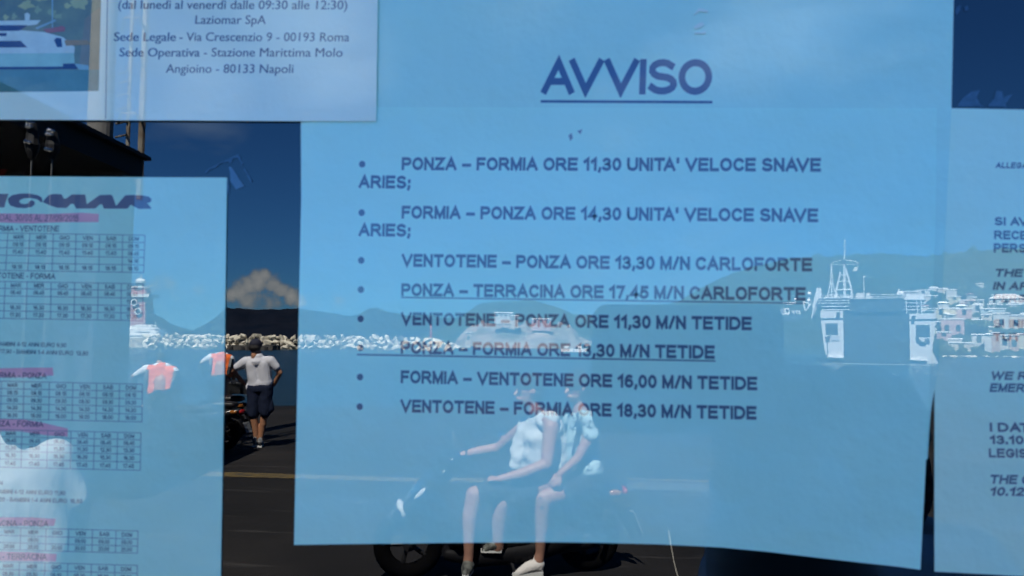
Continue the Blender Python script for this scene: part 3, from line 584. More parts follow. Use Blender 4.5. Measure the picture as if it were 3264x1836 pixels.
bw = link('breakwater', me_from(V, F), M_RUBBLE); tag(bw, 'dark rubble mound of the harbour breakwater beneath the pale boulders', 'breakwater')
def rock_me(seed):
    random.seed(seed); bm = bmesh.new(); pts = [Vector((random.uniform(-1,1), random.uniform(-.8,.8), random.uniform(-.75,.75))) for _ in range(11)]
    for q in pts: bm.verts.new(q.normalized()*Vector((1,.85,.75)).length*.6*random.uniform(.85,1.15) if q.length > .9 else q)
    bmesh.ops.convex_hull(bm, input=bm.verts); bmesh.ops.delete(bm, geom=[v for v in bm.verts if not v.link_faces], context='VERTS')
    bmesh.ops.bevel(bm, geom=list(bm.edges), offset=.025, segments=1, affect='EDGES', clamp_overlap=True)
    for v in bm.verts: v.co += v.normal*noise.noise(v.co*1.5)*.12
    bmesh.ops.recalc_face_normals(bm, faces=bm.faces); me = bpy.data.meshes.new('boulder'); bm.to_mesh(me); bm.free(); me.materials.append(M_ROCK); return me
ROCKS = [rock_me(s) for s in range(9)]
random.seed(21); nrock = 0
px = 462.0
while px < 1492:
    top = interp(BTOP, px); bot = base_y(px)+2; rows = max(1, min(3, int(round((bot-top)/14))))
    for r in range(rows):
        fy = (r+.5)/rows; py = top + (bot-top)*fy + random.uniform(-2.5, 2.5); pxx = px + (9 if r % 2 else 0) + random.uniform(-4, 4)
        s = (bot-top)/rows*BT/F_PX*.5*random.uniform(1.3, 2.3); s = max(.5, min(s, 1.8))
        p = at(pxx, py, BT-1.2+ (1-fy)*3.0)
        o = bpy.data.objects.new('boulder', random.choice(ROCKS)); COL.objects.link(o); o.location = (p.x, -p.y, p.z)
        o.scale = (s*random.uniform(1.0, 1.9), s*random.uniform(.8, 1.1), s*random.uniform(.75, 1.1)); o.rotation_euler = (random.uniform(-.5,.5), random.uniform(-.5,.5), random.uniform(0, 6.3))
        tag(o, 'pale limestone boulder heaped on the harbour breakwater', 'boulder', 'boulders along the breakwater'); nrock += 1
    px += random.uniform(14, 25)
print('rocks', nrock)
# low landing stage and marker pole before the breakwater
M_PIER = mat('landing_concrete', (.085, .08, .075), .9, noise_amt=.3, noise_scale=1)
def zpx(py0, py1, t): return abs(py1-py0)*t/F_PX
t = 172; b = lat(795, t); pier = thing('landing_stage', (b.x, b.y, SEA), 'low grey concrete landing stage in front of the boulders', 'pier')
MB().box((b.x,b.y,0), R0, A0, EZ, -4.6, 4.8, 0, 3, SEA-.5, SEA+1.0).build('deck', M_PIER, pier)
for k in range(4): MB().box((b.x,b.y,0), R0, A0, EZ, -4+k*2.4, -3.4+k*2.4, -.35, 0, SEA-.4, SEA+.7).build('fender', mat('black_rubber', (.012,.012,.013), .7), pier)
MB().box((b.x,b.y,0), R0, A0, EZ, .6, 1.6, .6, 1.2, SEA+1.0, SEA+1.7).build('bollard', mat('dark_iron', (.02,.018,.018), .6), pier)
b = lat(865, 176); st = thing('mooring_block', (b.x, b.y, SEA), 'dark low mooring block at the right end of the landing stage', 'mooring block')
MB().box((b.x,b.y,0), R0, A0, EZ, -1.6, 1.4, 0, 2, SEA-.5, SEA+1.1).build('block', mat('wet_concrete', (.03,.032,.034), .7), st)
MB().tube([(b.x, b.y+.5, SEA+1.1), (b.x, b.y+.5, SEA+1.5)], .18).build('bollard', mat('dark_iron', (.02,.018,.018), .6), st)
b = lat(790, 170); pl = thing('marker_pole', (b.x, b.y, SEA), 'thin dark marker pole standing before the boulders', 'pole')
MB().tube([(b.x, b.y, SEA-.5), (b.x, b.y, SEA+3.9)], [.09, .06]).build('pole', mat('dark_iron', (.02,.018,.018), .6), pl)
MB().ball((b.x, b.y, SEA+3.95), .14).build('cap', mat('dark_iron', (.02,.018,.018), .6), pl)
b = lat(1373, 205); pl = thing('beacon_post', (b.x, b.y, 1), 'small red beacon post behind the tip of the breakwater', 'beacon')
MB().tube([(b.x, b.y, -1), (b.x, b.y, 4.0)], [.3, .22]).build('post', mat('beacon_red', (.45,.04,.03), .5), pl)
MB().tube([(b.x, b.y, 4.0), (b.x, b.y, 4.9)], [.3, .2]).build('lantern', mat('beacon_red', (.45,.04,.03), .5), pl)

# ------------------------------------------------------------------ lighthouse
M_WH = mat('white_paint', (.78, .77, .74), .5); M_RED = mat('lighthouse_red', (.42, .17, .15), .7, noise_amt=.15, noise_scale=1)
M_GLS = mat('dark_glass', (.012, .018, .025), .08)
LT = 232; b = lat(442, LT); lh = thing('lighthouse', (b.x, b.y, SEA), 'red harbour lighthouse with white lantern behind the motor yacht', 'lighthouse')
s = LT/F_PX; X = lambda px: (px-442)*s; Zp = lambda py: at(442, py, LT).z
def frustum(name, x0a, x1a, za, x0b, x1b, zb, m, par, dep=1.0, o=b):
    p = []
    for xa, xb, z in ((x0a, x1a, za), (x0b, x1b, zb)):
        w2 = (xb-xa)/2*dep; p += [o+R0*xa-A0*w2, o+R0*xb-A0*w2, o+R0*xb+A0*w2, o+R0*xa+A0*w2]
        for q in p[-4:]: q.z = z
    return MB().hexa(p).build(name, m, par)
frustum('tower', X(398), X(482), SEA-.4, X(416), X(470), Zp(948), M_RED, lh)
frustum('gallery', X(408), X(486), Zp(948), X(408), X(486), Zp(938), M_WH, lh); frustum('upper_tower', X(420), X(468), Zp(938), X(424), X(464), Zp(918), M_RED, lh)
MB().tube([(b.x,b.y,Zp(918)),(b.x,b.y,Zp(912))], X(472)).build('balcony', M_WH, lh); MB().tube([(b.x,b.y,Zp(912)),(b.x,b.y,Zp(896))], X(455), n=12).build('lantern', M_GLS, lh)
MB().ball((b.x,b.y,Zp(896)), X(458), None, X(452)).build('dome', M_WH, lh); MB().tube([(b.x,b.y,Zp(888)),(b.x,b.y,Zp(874))], .12).build('finial', M_WH, lh)
for px, py in ((453, 993), (440, 965)):
    c = b + R0*X(px) - A0*(X(478)+.05); c.z = Zp(py)
    wd = MB().tube([c, c-A0*.3], .95, n=14).build('porthole', M_WH, lh); MB().tube([c-A0*.3, c-A0*.36], .6, n=14).build('pane', M_GLS, wd)
# ------------------------------------------------------------------ white motor yacht before the lighthouse
YT = 200; b = lat(440, YT); yb = thing('motor_yacht', (b.x, b.y, SEA), 'white motor yacht with two decks moored below the lighthouse', 'boat')
s = YT/F_PX; X = lambda px: (px-440)*s; Zp = lambda py: at(440, py, YT).z
def prof(name, pts, d0, d1, m, par, o=b):      # side outline with real beam d0..d1
    return MB().prism([o*1 + R0*X(x) + A0*d0 + EZ*(Zp(y)-o.z) for x, y in pts], A0*(d1-d0)).build(name, m, par)
prof('hull', [(300,1110),(516,1110),(516,1086),(512,1074),(440,1074),(300,1074)], 0, 5.2, M_WH, yb)
prof('swim_platform', [(516,1110),(570,1108),(570,1100),(516,1100)], .3, 4.9, M_WH, yb)
prof('cabin', [(300,1074),(498,1074),(494,1056),(478,1050),(300,1049)], .5, 4.7, M_WH, yb); prof('flybridge', [(300,1049),(486,1049),(474,1040),(416,1038),(300,1038)], .9, 4.3, M_WH, yb)
prof('radar_arch', [(418,1038),(476,1038),(472,1034),(424,1034)], 1.5, 3.6, M_WH, yb)
prof('rub_rail', [(300,1072.5),(500,1072.5),(500,1070),(300,1070)], .38, .5, mat('navy_paint', (.02,.03,.06), .4), yb)
for x in (402, 427): 
    f = prof('window', [(x,1096),(x+20,1096),(x+22,1080),(x+4,1079)], -.06, -.002, M_GLS, yb)
prof('name_board', [(430,1060),(474,1060),(474,1056),(430,1056)], .44, .5, mat('grey_letter', (.35,.36,.38), .6), yb)
prof('anchor_port', [(492,1103),(502,1103),(502,1098),(492,1098)], -.05, -.002, M_GLS, yb)
m0 = b + R0*X(482) + A0*2; MB().tube([(m0.x,m0.y,Zp(1049)),(m0.x,m0.y,Zp(1022))], .1).build('mast', M_WH, yb)
prof('stern_canopy', [(498,1074),(516,1074),(512,1060),(500,1050)], .8, 4.5, mat('blue_canvas', (.08,.13,.2), .8), yb)
b2 = lat(535, 197); tb = thing('dark_motorboat', (b2.x, b2.y, SEA), 'grey motorboat behind the stern of the white yacht', 'boat')
s = 197/F_PX; X = lambda px: (px-535)*s; Zp = lambda py: at(535, py, 197).z
prof('hull', [(520,1107),(556,1107),(560,1090),(518,1088)], 0, 2.6, mat('grey_hull', (.22,.25,.28), .5), tb, b2); prof('cabin', [(524,1088),(548,1089),(538,1070),(526,1068)], .4, 2.2, mat('grey_canvas', (.15,.19,.23), .7), tb, b2)

# ------------------------------------------------------------------ the car ferry seen end-on
FT = 119.0; fb = lat(2790, FT); fe = thing('car_ferry', (fb.x, fb.y, SEA), 'white car ferry with dark closed ramp and tall lattice masts', 'ferry')
s = FT/F_PX; FZ = lambda py: at(2790, py, FT).z
def fx(x): return 2500+x/2.5426
def fy(y): return 650+y/2.5426
fR, fA = basis(2790); rollz = 0.0096
def FP(x, y, d=0): px, py = fx(x), fy(y); return fb + fR*((px-2790)*s) + fA*d + EZ*(FZ(py - (px-2790)*rollz)-fb.z)
def fprism(name, pts, d0, d1, m, par=None): return MB().prism([FP(x, y, d0) for x, y in pts], fA*(d1-d0)).build(name, m, par or fe)
def ftube(name, pts, r, m, par=None, d=0): return MB().tube([FP(x, y, d) for x, y in pts], r, n=6).build(name, m, par or fe)
M_FW = mat('ferry_white', (.60, .61, .60), .45, noise_amt=.06, noise_scale=.3); M_FG = mat('ferry_grey_door', (.018, .026, .036), .6, noise_amt=.25, noise_scale=.4); M_FD = mat('ferry_dark', (.014, .02, .028), .7)  # one near-black tone for openings, chains and dark fittings
hl = fprism('hull', [(320,862),(497,862),(500,1180),(497,1262),(378,1262),(350,1180),(330,990)], 0, 46, M_FW); fprism('hull', [(990,892),(1182,892),(1170,1050),(1150,1190),(1192,1290),(990,1290)], 0, 46, M_FW)
rp = fprism('bow_ramp', [(504,878),(988,878),(988,1288),(504,1288)], .9, 1.5, M_FG)
for i in range(13): fprism('stiffener', [(530+i*36,900),(536+i*36,900),(536+i*36,1270),(530+i*36,1270)], .75, .9, M_FG, rp)
fprism('visor', [(552,766),(954,766),(950,874),(552,874)], .5, 3, M_FD); fprism('visor_rail', [(552,760),(956,760),(956,765),(552,765)], .3, .5, M_FW)
for x0, y0, x1, y1, par in ((362,966,455,1052,0), (1037,984,1135,1072,0)):
    wf = fprism('hull_opening', [(x0,y0),(x1,y0),(x1,y1),(x0,y1)], -.12, -.02, M_FD)
fprism('anchor_pocket', [(358,1076),(393,1076),(393,1112),(364,1116)], -.12, -.02, M_FD); ftube('anchor_chain', [(400,1052),(386,1078),(374,1112),(378,1225)], .05, M_FD, None, -.2); fprism('name_plate', [(400,1066),(468,1066),(468,1108),(400,1108)], -.08, -.02, mat('plate_grey', (.42,.45,.48), .6))
ftube('anchor_chain', [(1040,1072),(1052,1105),(1075,1122),(1105,1126)], .16, M_FD, None, -.2); fprism('anchor_pocket', [(1098,1092),(1132,1092),(1132,1128),(1098,1128)], -.14, -.02, M_FD)
fprism('rubbing_strip', [(325,922),(497,922),(497,930),(325,930)], -.1, -.02, M_FD); fprism('rubbing_strip', [(992,936),(1178,936),(1178,944),(992,944)], -.1, -.02, M_FD)
fprism('mooring_winch', [(448,872),(476,872),(470,908),(446,906)], -.4, -.05, M_FD); fprism('mooring_winch', [(1008,912),(1034,908),(1028,944),(1006,946)], -.4, -.05, M_FD)
fprism('bow_ledge', [(376,1236),(494,1242),(494,1250),(376,1246)], -.5, 0, mat('bright_white', (.88,.88,.86), .4)); fprism('bow_ledge', [(992,1254),(1112,1258),(1112,1268),(992,1262)], -.5, 0, mat('bright_white', (.88,.88,.86), .4))
# deck levels left and right of the visor
for y in (748, 768, 790, 818, 846): fprism('deck', [(300 if y < 800 else 330,y),(550,y+2),(550,y+9),(300 if y < 800 else 330,y+7)], 1, 9, M_FW)
fprism('deckhouse', [(420,800),(548,802),(548,852),(420,850)], 5, 30, M_FW); fprism('deckhouse', [(352,766),(440,766),(440,862),(352,862)], 2.5, 30, M_FW); 
fprism('lifeboat', [(414,806),(480,800),(500,812),(490,826),(424,826)], 2, 8, mat('lifeboat_white', (.85,.84,.8), .4))
fprism('bridge_wing', [(250,924),(256,800),(290,662),(327,662),(327,760),(288,770),(270,850),(262,924)], 1.5, 2.4, M_FW)
for y in (722, 738, 752): ftube('guard_rail', [(290,y),(1000,y+6)], .04, M_FW, None, 3)
for x in (972,): fprism('deckhouse', [(972,724),(1110,728),(1110,800),(972,796)], 4, 30, M_FW)
for y in (772, 800, 830, 856): fprism('deck', [(952,y),(1120,y+2),(1120,y+8),(952,y+6)], 1, 8, M_FW)
for x in (968, 1046, 1078, 1172): ftube('stanchion', [(x,776 if x < 1100 else 848),(x+4,892)], .08, M_FW, None, .4)
ftube('guard_rail', [(1084,850),(1182,852)], .05, M_FW, None, .3); ftube('guard_rail', [(1084,868),(1182,870)], .04, M_FW, None, .3)
for x0, y0, x1, y1 in ((482,686,538,766), (582,662,648,766), (666,662,700,766)): fprism('funnel', [(x0,y0),(x1,y0),(x1,y1),(x0,y1)], 18, 23, M_FW)
# masts
am = ftube('frame_mast', [(405,760),(462,494)], .17, M_FW, None, 10); ftube('frame_mast', [(555,764),(551,655),(503,462)], .17, M_FW, None, 10)
for a, b_ in (((456,527),(513,527)), ((424,655),(552,655)), ((446,580),(530,580)), ((424,655),(438,752))): ftube('mast_brace', [a, b_], .12 if a[1] > 600 else .09, M_FW, None, 10)
ftube('main_mast', [(487,765),(487,420),(490,360),(496,180)], [.24,.2,.12,.05], M_FW, None, 14); fprism('yard', [(360,409),(612,411),(612,415),(360,413)], 13.8, 14.1, M_FW)
ftube('antenna_arc', [(362,408),(400,384),(450,374),(487,370),(530,374),(580,386),(610,408)], .05, M_FW, None, 14); fprism('mast_head', [(476,400),(484,372),(496,360),(500,400)], 13.7, 14.2, M_FD)
for k in range(3): ftube('mast_light', [(490,196+k*26),(500,196+k*26)], .14, M_FW, None, 14)
fprism('flag', [(554,474),(600,470),(604,432),(576,438)], 14, 14.05, mat('flag_cloth', (.45,.55,.45), .8, col2=(.6,.55,.5), noise_scale=1))
for a in ([(352,742),(386,602),(394,450)], [(436,742),(402,602),(396,450)], [(392,600),(395,745)]): ftube('lattice_mast', a, .07, M_FW, None, 7)
for k in range(7):
    y = 735-k*22; w2 = 42*(y-470)/270; ftube('lattice_brace', [(394-w2,y),(394+w2*.9,y-18)], .045, M_FW, None, 7)
for k in range(6): ftube('lattice_brace', [(384,588-k*24),(406,586-k*24)], .05, M_FW, None, 7)
ftube('lamp_post', [(656,766),(655,560)], .06, M_FW, None, 6); ftube('lamp_post', [(646,556),(668,562)], .08, M_FW, None, 6)
MB().ball(FP(683,569,6), .22, None, .16).build('deck_lamp', mat('chrome', (.9,.9,.9), .08, metal=1.0), fe)
for x, y, r in ((222,704,20), (216,764,18), (106,748,12), (712,744,9), (940,716,18), (362,744,9)):
    q = MB().ball(FP(x,y,4), r/2.5426*s).build('radome', M_WH, fe); ftube('radome_post', [(x,y+r*.9),(x,y+r+28)], .09, M_WH, None, 4)
fprism('radome_stand', [(912,700),(926,672),(930,700),(930,730),(906,730)], 4, 4.6, M_WH)
ftube('davit', [(180,772),(186,820),(198,860),(216,830),(238,802)], .16, M_FW, None, 2); ftube('davit', [(180,776),(240,800),(250,760)], .1, M_FW, None, 2); ftube('davit', [(250,920),(272,840),(290,772)], .12, M_FW, None, .5); ftube('davit', [(290,780),(282,846),(254,920)], .12, M_FW, None, .8)
ftube('outrigger', [(40,800),(100,796),(106,762)], .06, M_WH, None, 2); 
# a second small vessel left of the ferry
t2 = 132; b3 = lat(2530, t2); wb = thing('fishing_boat', (b3.x, b3.y, SEA), 'small white fishing boat with open wheelhouse left of the ferry', 'boat')
s2_ = t2/F_PX
def bp(x, y, d=0): px, py = fx(x), fy(y); return b3 + R0*((px-2530)*s2_) + A0*d + EZ*(at(2530, py, t2).z-b3.z)
MB().prism([bp(*q) for q in ((-30,940),(60,950),(150,930),(165,905),(-40,900))], A0*3).build('hull', mat('hull_slate', (.05,.075,.1), .6), wb)
MB().prism([bp(x, y, .4) for x, y in ((10,845),(50,842),(52,896),(10,896))], A0*2).build('wheelhouse', M_WH, wb)
f = MB().prism([bp(x, y, .33) for x, y in ((22,854),(44,854),(44,876),(22,876))], A0*.06).build('window', M_GLS, wb)
MB().tube([bp(2,900,.5), bp(2,800,.5), bp(100,796,.5)], .06).build('boom', M_WH, wb)
for x in (80, 104, 128): MB().prism([bp(x, 900-(x % 3)*10, .6), bp(x+16, 900, .6), bp(x+14, 862, .6), bp(x+4, 858, .6)], A0*1).build('deck_crate', mat('crate_white', (.5,.52,.5), .7), wb)

# ------------------------------------------------------------------ the town on the harbour hillside
TOWN = {'white': (.54,.53,.50), 'pale yellow': (.52,.47,.31), 'pink': (.50,.33,.31), 'cream': (.53,.47,.39), 'orange': (.46,.30,.20), 'pale blue': (.40,.47,.50), 'grey': (.34,.34,.33)}
M_SHUT = mat('green_shutter', (.05,.08,.07), .7); M_TILE = mat('roof_tile', (.36,.20,.15), .85, noise_amt=.3, noise_scale=2)
USED = {}
def house(px0, px1, ytop, ybot, colr, kind='flat', where='', doors=True):
    pxm = (px0+px1)/2
    # distance at which the hillside has the height of the house's foot
    lo, hi = 176.0, 470.0
    for _ in range(30):
        md = (lo+hi)/2
        if at(pxm, ybot, md).z > hill_z(pxm, md): lo = md
        else: hi = md
    a = lo-1.0; rr, aa = basis(pxm); sc = a/F_PX; o = at(pxm, ybot, a); o = Vector((o.x, o.y, o.z)); wd = (px1-px0)*sc; ht = (ybot-ytop)*sc; dp = max(5, wd*.8)
    lab = '%s %s house %s' % (colr, {'flat': 'flat-roofed', 'dome': 'vault-roofed', 'gable': 'tile-roofed'}[kind], where)
    h = thing('house', o, lab, 'house', 'houses of the harbour town')
    m = mat('render_'+colr.replace(' ', '_'), TOWN[colr], .9, noise_amt=.18, noise_scale=.5)
    MB().box(o, rr, aa, EZ, -wd/2, wd/2, 0, dp, -4, ht).build('wall', m, h)
    if kind == 'flat': MB().box(o, rr, aa, EZ, -wd/2-.15, wd/2+.15, -.15, dp, ht+.002, ht+.3).build('roof', M_WH, h)
    elif kind == 'gable':
        MB().prism([o+rr*(-wd/2-.3)+EZ*(ht+.002)-aa*.3, o+rr*(wd/2+.3)+EZ*(ht+.002)-aa*.3, o+rr*(wd/4)+EZ*(ht+wd*.16), o-rr*(wd/4)+EZ*(ht+wd*.16)], aa*dp).build('roof', M_TILE if colr != 'white' else M_WH, h)
    else:
        pts = [o+rr*(wd/2*math.cos(k*math.pi/8))+EZ*(ht+.002+wd*.2*math.sin(k*math.pi/8)) for k in range(9)]; MB().prism(pts, aa*dp).build('roof', M_WH, h)
    nf = max(1, int(ht/3.0)); nw = max(1, int(wd/2.6))
    for f in range(nf):
        for k in range(nw):
            if random.random() < .22: continue
            xc = -wd/2 + wd*(k+.5)/nw; z0 = f*ht/nf + .9; MB().box(o, rr, aa, EZ, xc-.5, xc+.5, -.12, -.003, z0, min(z0+1.5, ht-.2)).build('window', M_SHUT if random.random() < .6 else M_GLS, h)
    if nf > 1 and random.random() < .5: MB().box(o, rr, aa, EZ, -wd/4, wd/3, -1.0, -.003, ht/nf, ht/nf+.18).build('balcony', M_WH, h)
random.seed(5)
HS = [(3004,3070,1018,1066,'pink','flat','with a terrace above the white waterfront row'), (2985,3052,984,1012,'pale yellow','flat','above the pink terrace house'), (2988,3030,1060,1082,'pink','flat','low beside the shore rocks'),
 (3052,3096,986,1012,'pink','flat','right of the yellow house'), (3024,3064,1082,1104,'white','flat','on the waterfront below the pink house'), (3030,3100,1094,1118,'cream','flat','on the waterfront, widest of its row'),
 (3101,3142,1068,1102,'white','flat','with dark windows on the waterfront'), (3140,3162,1066,1118,'white','gable','tall and narrow on the waterfront'), (3163,3186,1062,1120,'orange','flat','narrow by the landing place'), (3187,3220,1070,1112,'cream','flat','with an orange neighbour on each side'),
 (3220,3246,1070,1116,'orange','flat','last before the trees on the waterfront'), (3160,3258,952,972,'white','gable','long and low near the picture edge'), (3185,3252,972,980,'white','flat','directly under the long gabled one'), (3170,3216,1000,1046,'white','flat','standing alone above the garden'),
 (3216,3262,1006,1048,'cream','flat','beside the garden at the picture edge'), (3130,3200,985,1000,'pale blue','flat','with a long terrace in mid slope'), (3100,3132,972,998,'white','dome','in mid slope left of the blue terrace'), (3060,3104,958,976,'white','flat','in the upper middle of the town'),
 (3026,3060,946,964,'pale yellow','flat','just under the upper row'), (3018,3048,924,942,'white','flat','tallest of the upper row'), (2990,3018,920,940,'cream','flat','in the upper row behind the ferry'), (2962,2990,918,936,'white','dome','in the upper row over the ferry wing'),
 (2924,2962,926,942,'white','flat','left end of the upper row'), (2930,2985,944,960,'cream','flat','half hidden by the ferry deck'), (3084,3110,960,980,'pale yellow','gable','small in the upper right slope'), (3112,3134,905,914,'white','flat','alone high on the green slope'),
 (3262,3320,1000,1046,'white','flat','cut off by the picture edge in mid slope'), (3248,3300,1066,1114,'pale yellow','flat','cut off by the picture edge on the waterfront'), (3300,3370,1060,1112,'white','flat','beyond the picture edge on the waterfront'), (3050,3080,975,990,'white','gable','small between the yellow and pink ones'),
 (2878,2924,930,950,'grey','flat','behind the ferry funnel rail'), (3130,3160,1004,1020,'cream','flat','small by the garden wall'), (3100,3128,1020,1040,'grey','flat','in the garden below the terraces'), (2990,3022,966,982,'white','gable','low above the yellow one')]
for hs in HS: house(*hs)
random.seed(17)
for k in range(30):
    x = random.uniform(2930, 3340); lo_ = 940 + max(0, x-3050)*.12; y = random.uniform(lo_, 1062); w2 = random.uniform(12, 24)
    house(x, x+w2, y-random.uniform(9, 17), y, random.choice(['white','white','cream','grey','pale yellow','pale blue']), random.choice(['flat','flat','gable','dome']), 'among the crowded small ones on the town slope')
# trees and bushes between the houses
M_LEAF = mat('garden_leaf', (.035,.065,.022), .9, col2=(.07,.09,.035), noise_scale=.8); M_BARK = mat('bark', (.10,.075,.05), .9)
def leafball(c, r, seed, n=150, leaf=.42):
    random.seed(seed); mb = MB()
    for _ in range(n):
        d = Vector((random.gauss(0,1), random.gauss(0,1), random.gauss(0,1))).normalized()*r*random.uniform(.35, 1)**.6; d.z *= .8
        u = Vector((random.gauss(0,1), random.gauss(0,1), random.gauss(0,1))).normalized(); v = u.orthogonal().normalized(); q = c+d; k = leaf*random.uniform(.6, 1.4)*r/1.8
        mb.add([q-u*k-v*k*.6, q+u*k-v*k*.6, q+u*k+v*k*.6, q-u*k+v*k*.6], [[0,1,2,3]])
    me = bpy.data.meshes.new('leaves'); me.from_pydata([tuple(p) for p in mb.v], [], mb.f); return me
for i, (px, py, rp, wh) in enumerate(((3090,1036,20,'in the walled garden beside the pink house'), (3120,1040,22,'biggest in the walled garden'), (3150,1038,18,'at the right of the walled garden'), (3020,1116,20,'on the shore at the left end of the waterfront'), (3066,1120,16,'on the shore under the cream house'),
     (3110,1118,18,'on the shore right of the cream house'), (3140,950,22,'above the blue terrace'), (3080,930,20,'high beside the upper row'), (3230,990,18,'near the picture edge in mid slope'), (3180,1050,14,'below the lone white house'), (3260,985,18,'at the picture edge in mid slope'), (2990,1046,14,'left of the pink terrace house'))):
    lo, hi = 176.0, 470.0
    for _ in range(30):
        md = (lo+hi)/2
        if at(px, py+rp*.8, md).z > hill_z(px, md): lo = md
        else: hi = md
    a = lo-1.5; c = at(px, py, a); r = rp*a/F_PX; t = thing('garden_tree', (c.x, c.y, c.z-r*1.6), 'dark green round tree '+wh, 'tree', 'trees among the town houses')
    link('crown', leafball(c, r, 50+i), M_LEAF, t); MB().tube([c-EZ*(r*1.9), c-EZ*r*.2], [r*.16, r*.08], n=6).build('trunk', M_BARK, t)
# shore rocks below the town
random.seed(9)
V = []
for i in range(14):
    px = 3016+i*20+random.uniform(-5,5); p = at(px, 1139+(px-3000)*.004, 171); o = bpy.data.objects.new('shore_rock', random.choice(ROCKS)); COL.objects.link(o); o.location = (p.x, -p.y, SEA+.15); o.scale = (random.uniform(.7,1.5), .8, random.uniform(.25,.5)); o.rotation_euler = (0,0,random.uniform(0,6))
    tag(o, 'low pale rock at the water line under the town', 'rock', 'rocks along the town shore')
# white fort and houses on the headland
def block(name, px0, px1, y0, y1, t, m, label, cat, win=2, dep=6):
    pxm = (px0+px1)/2; rr, aa = basis(pxm); o = at(pxm, y1, t); sc = t/F_PX; wd = (px1-px0)*sc; ht = (y1-y0)*sc; h = thing(name, o, label, cat)
    MB().box(o, rr, aa, EZ, -wd/2, wd/2, 0, dep, -2, ht).build('wall', m, h); MB().box(o, rr, aa, EZ, -wd/2-.2, wd/2+.2, -.2, dep, ht+.002, ht+.35).build('roof', M_WH, h)
    for k in range(win):
        xc = -wd/2 + wd*(k+.5)/win; MB().box(o, rr, aa, EZ, xc-.4, xc+.4, -.1, -.003, ht*.4, ht*.75).build('window', M_SHUT, h)
block('clifftop_house', 1576, 1634, 998, 1012, 262, mat('render_white', TOWN['white'], .9), 'white flat-roofed house on top of the pale cliff', 'house', 4)
block('clifftop_house', 1628, 1652, 1008, 1026, 261, mat('render_cream', TOWN['cream'], .9), 'small cream house right of the white clifftop house', 'house', 2)
block('clifftop_house', 1694, 1756, 1018, 1034, 262, mat('render_pink', TOWN['pink'], .9), 'low pink house at the right of the cliff', 'house', 3)
block('stone_tower', 1484, 1500, 1062, 1094, 250, mat('old_tower_stone', (.50,.42,.32), .9), 'pale stone tower at the left foot of the cliff', 'tower', 1, 3)
for i, (x, lab) in enumerate(((1808,'small white open boat moored under the cliff, left of two'), (1850,'small white open boat moored under the cliff, right of two'))):
    t = 190; c = lat(x, t); sb = thing('small_boat', (c.x, c.y, SEA), lab, 'boat', 'small boats under the cliff'); s = t/F_PX
    MB().prism([c*1+R0*a+EZ*(SEA+z-c.z) for a, z in ((-1.4,.02),(1.3,.02),(1.6,.8),(-1.5,.65))], A0*1.2).build('hull', M_WH, sb); MB().box((c.x,c.y,SEA), R0, A0, EZ, -.6, .3, .2, 1, .8, 1.4).build('cabin', M_WH, sb)
# ------------------------------------------------------------------ portico building at the left, lamp posts, column with caged ladder
M_FAS = mat('dark_fascia', (.012, .012, .013), .7); M_PLW = mat('portico_wall', (.80, .78, .74), .9, noise_amt=.12, noise_scale=2); M_PIL = mat('portico_pillar', (.13, .13, .13), .9, noise_amt=.2, noise_scale=3)
pb = thing('portico_building', lay(-8, 10.5), 'grey portico building with flat dark roof on the quay', 'building')
W_ = lambda r0, r1, a0, a1, z0, z1: MB().box((CAM.x, CAM.y, 0), R0, A0, EZ, r0, r1, a0, a1, z0, z1)
W_(-13, -5.15, 10.3, 10.45, 0, 3.72).build('wall', M_PLW, pb); W_(-13, -8.2, 10.45, 15, 0, 3.72).build('rear_wall', M_PLW, pb); W_(-13, -4.68, 6.6, 10.45, 3.74, 3.98).build('roof', M_FAS, pb); W_(-13, -4.6, 6.5, 10.5, 3.983, 4.03).build('roof_edge', M_FAS, pb)
tag(W_(-13, -4.75, 5.6, 9.6, .002, .05).build('bounce_paving', mat('pale_bounce_paving', (.30, .29, .27), .9, noise_amt=.2, noise_scale=2)), kind='structure')  # pale slab added to bounce sunlight up onto the portico wall
W_(-4.98, -4.70, 10.0, 10.3, 0, 3.737).build('pillar', M_PIL, pb); W_(-6.1, -5.8, 10.0, 10.29, 0, 3.737).build('pillar', M_PIL, pb)
W_(-7.4, -6.25, 10.22, 10.297, 1.0, 3.1).build('window', mat('portico_glass', (.05,.07,.09), .1), pb)
for r in (-5.7, -5.45): W_(r, r+.06, 10.2, 10.297, 0, 3.72).build('downpipe', mat('pipe_white', (.45,.44,.42), .6), pb)
# big mirrored wall letters: real reading direction is right to left here
def wall_text(par, text, r0, r1, z0, z1, a, m, name='wall_letter'):
    st, Wd = glyph_strokes(text, .24, .14); mb = MB()
    P = lambda u, v, z: lay(r1 - (r1-r0)*u/Wd, a - z, z0 + (z1-z0)*v)
    for i, s in enumerate(st): ribbon(mb, s, .12, P, .01 + .002*(i % 4))
    me = bpy.data.meshes.new('t'); me.from_pydata([tuple(p) for p in mb.v], [], mb.f); return link(name, me, m, par)
wall_text(pb, 'MAT', -6.33, -5.22, 1.70, 2.33, 10.28, mat('faded_violet', (.16, .11, .17), .8))
sg = thing('red_pennant', lay(-6.15, 9.9, 3.7), 'small red pennant hanging under the dark roof', 'flag')
MB().prism([lay(-6.14,9.9,3.74), lay(-6.06,9.9,3.74), lay(-6.20,9.9,3.45), lay(-6.27,9.9,3.45)], A0*.02).build('cloth', mat('pennant_red', (.4,.03,.03), .8), sg)
M_CHR = mat('chrome', (.9,.9,.9), .08, metal=1.0)
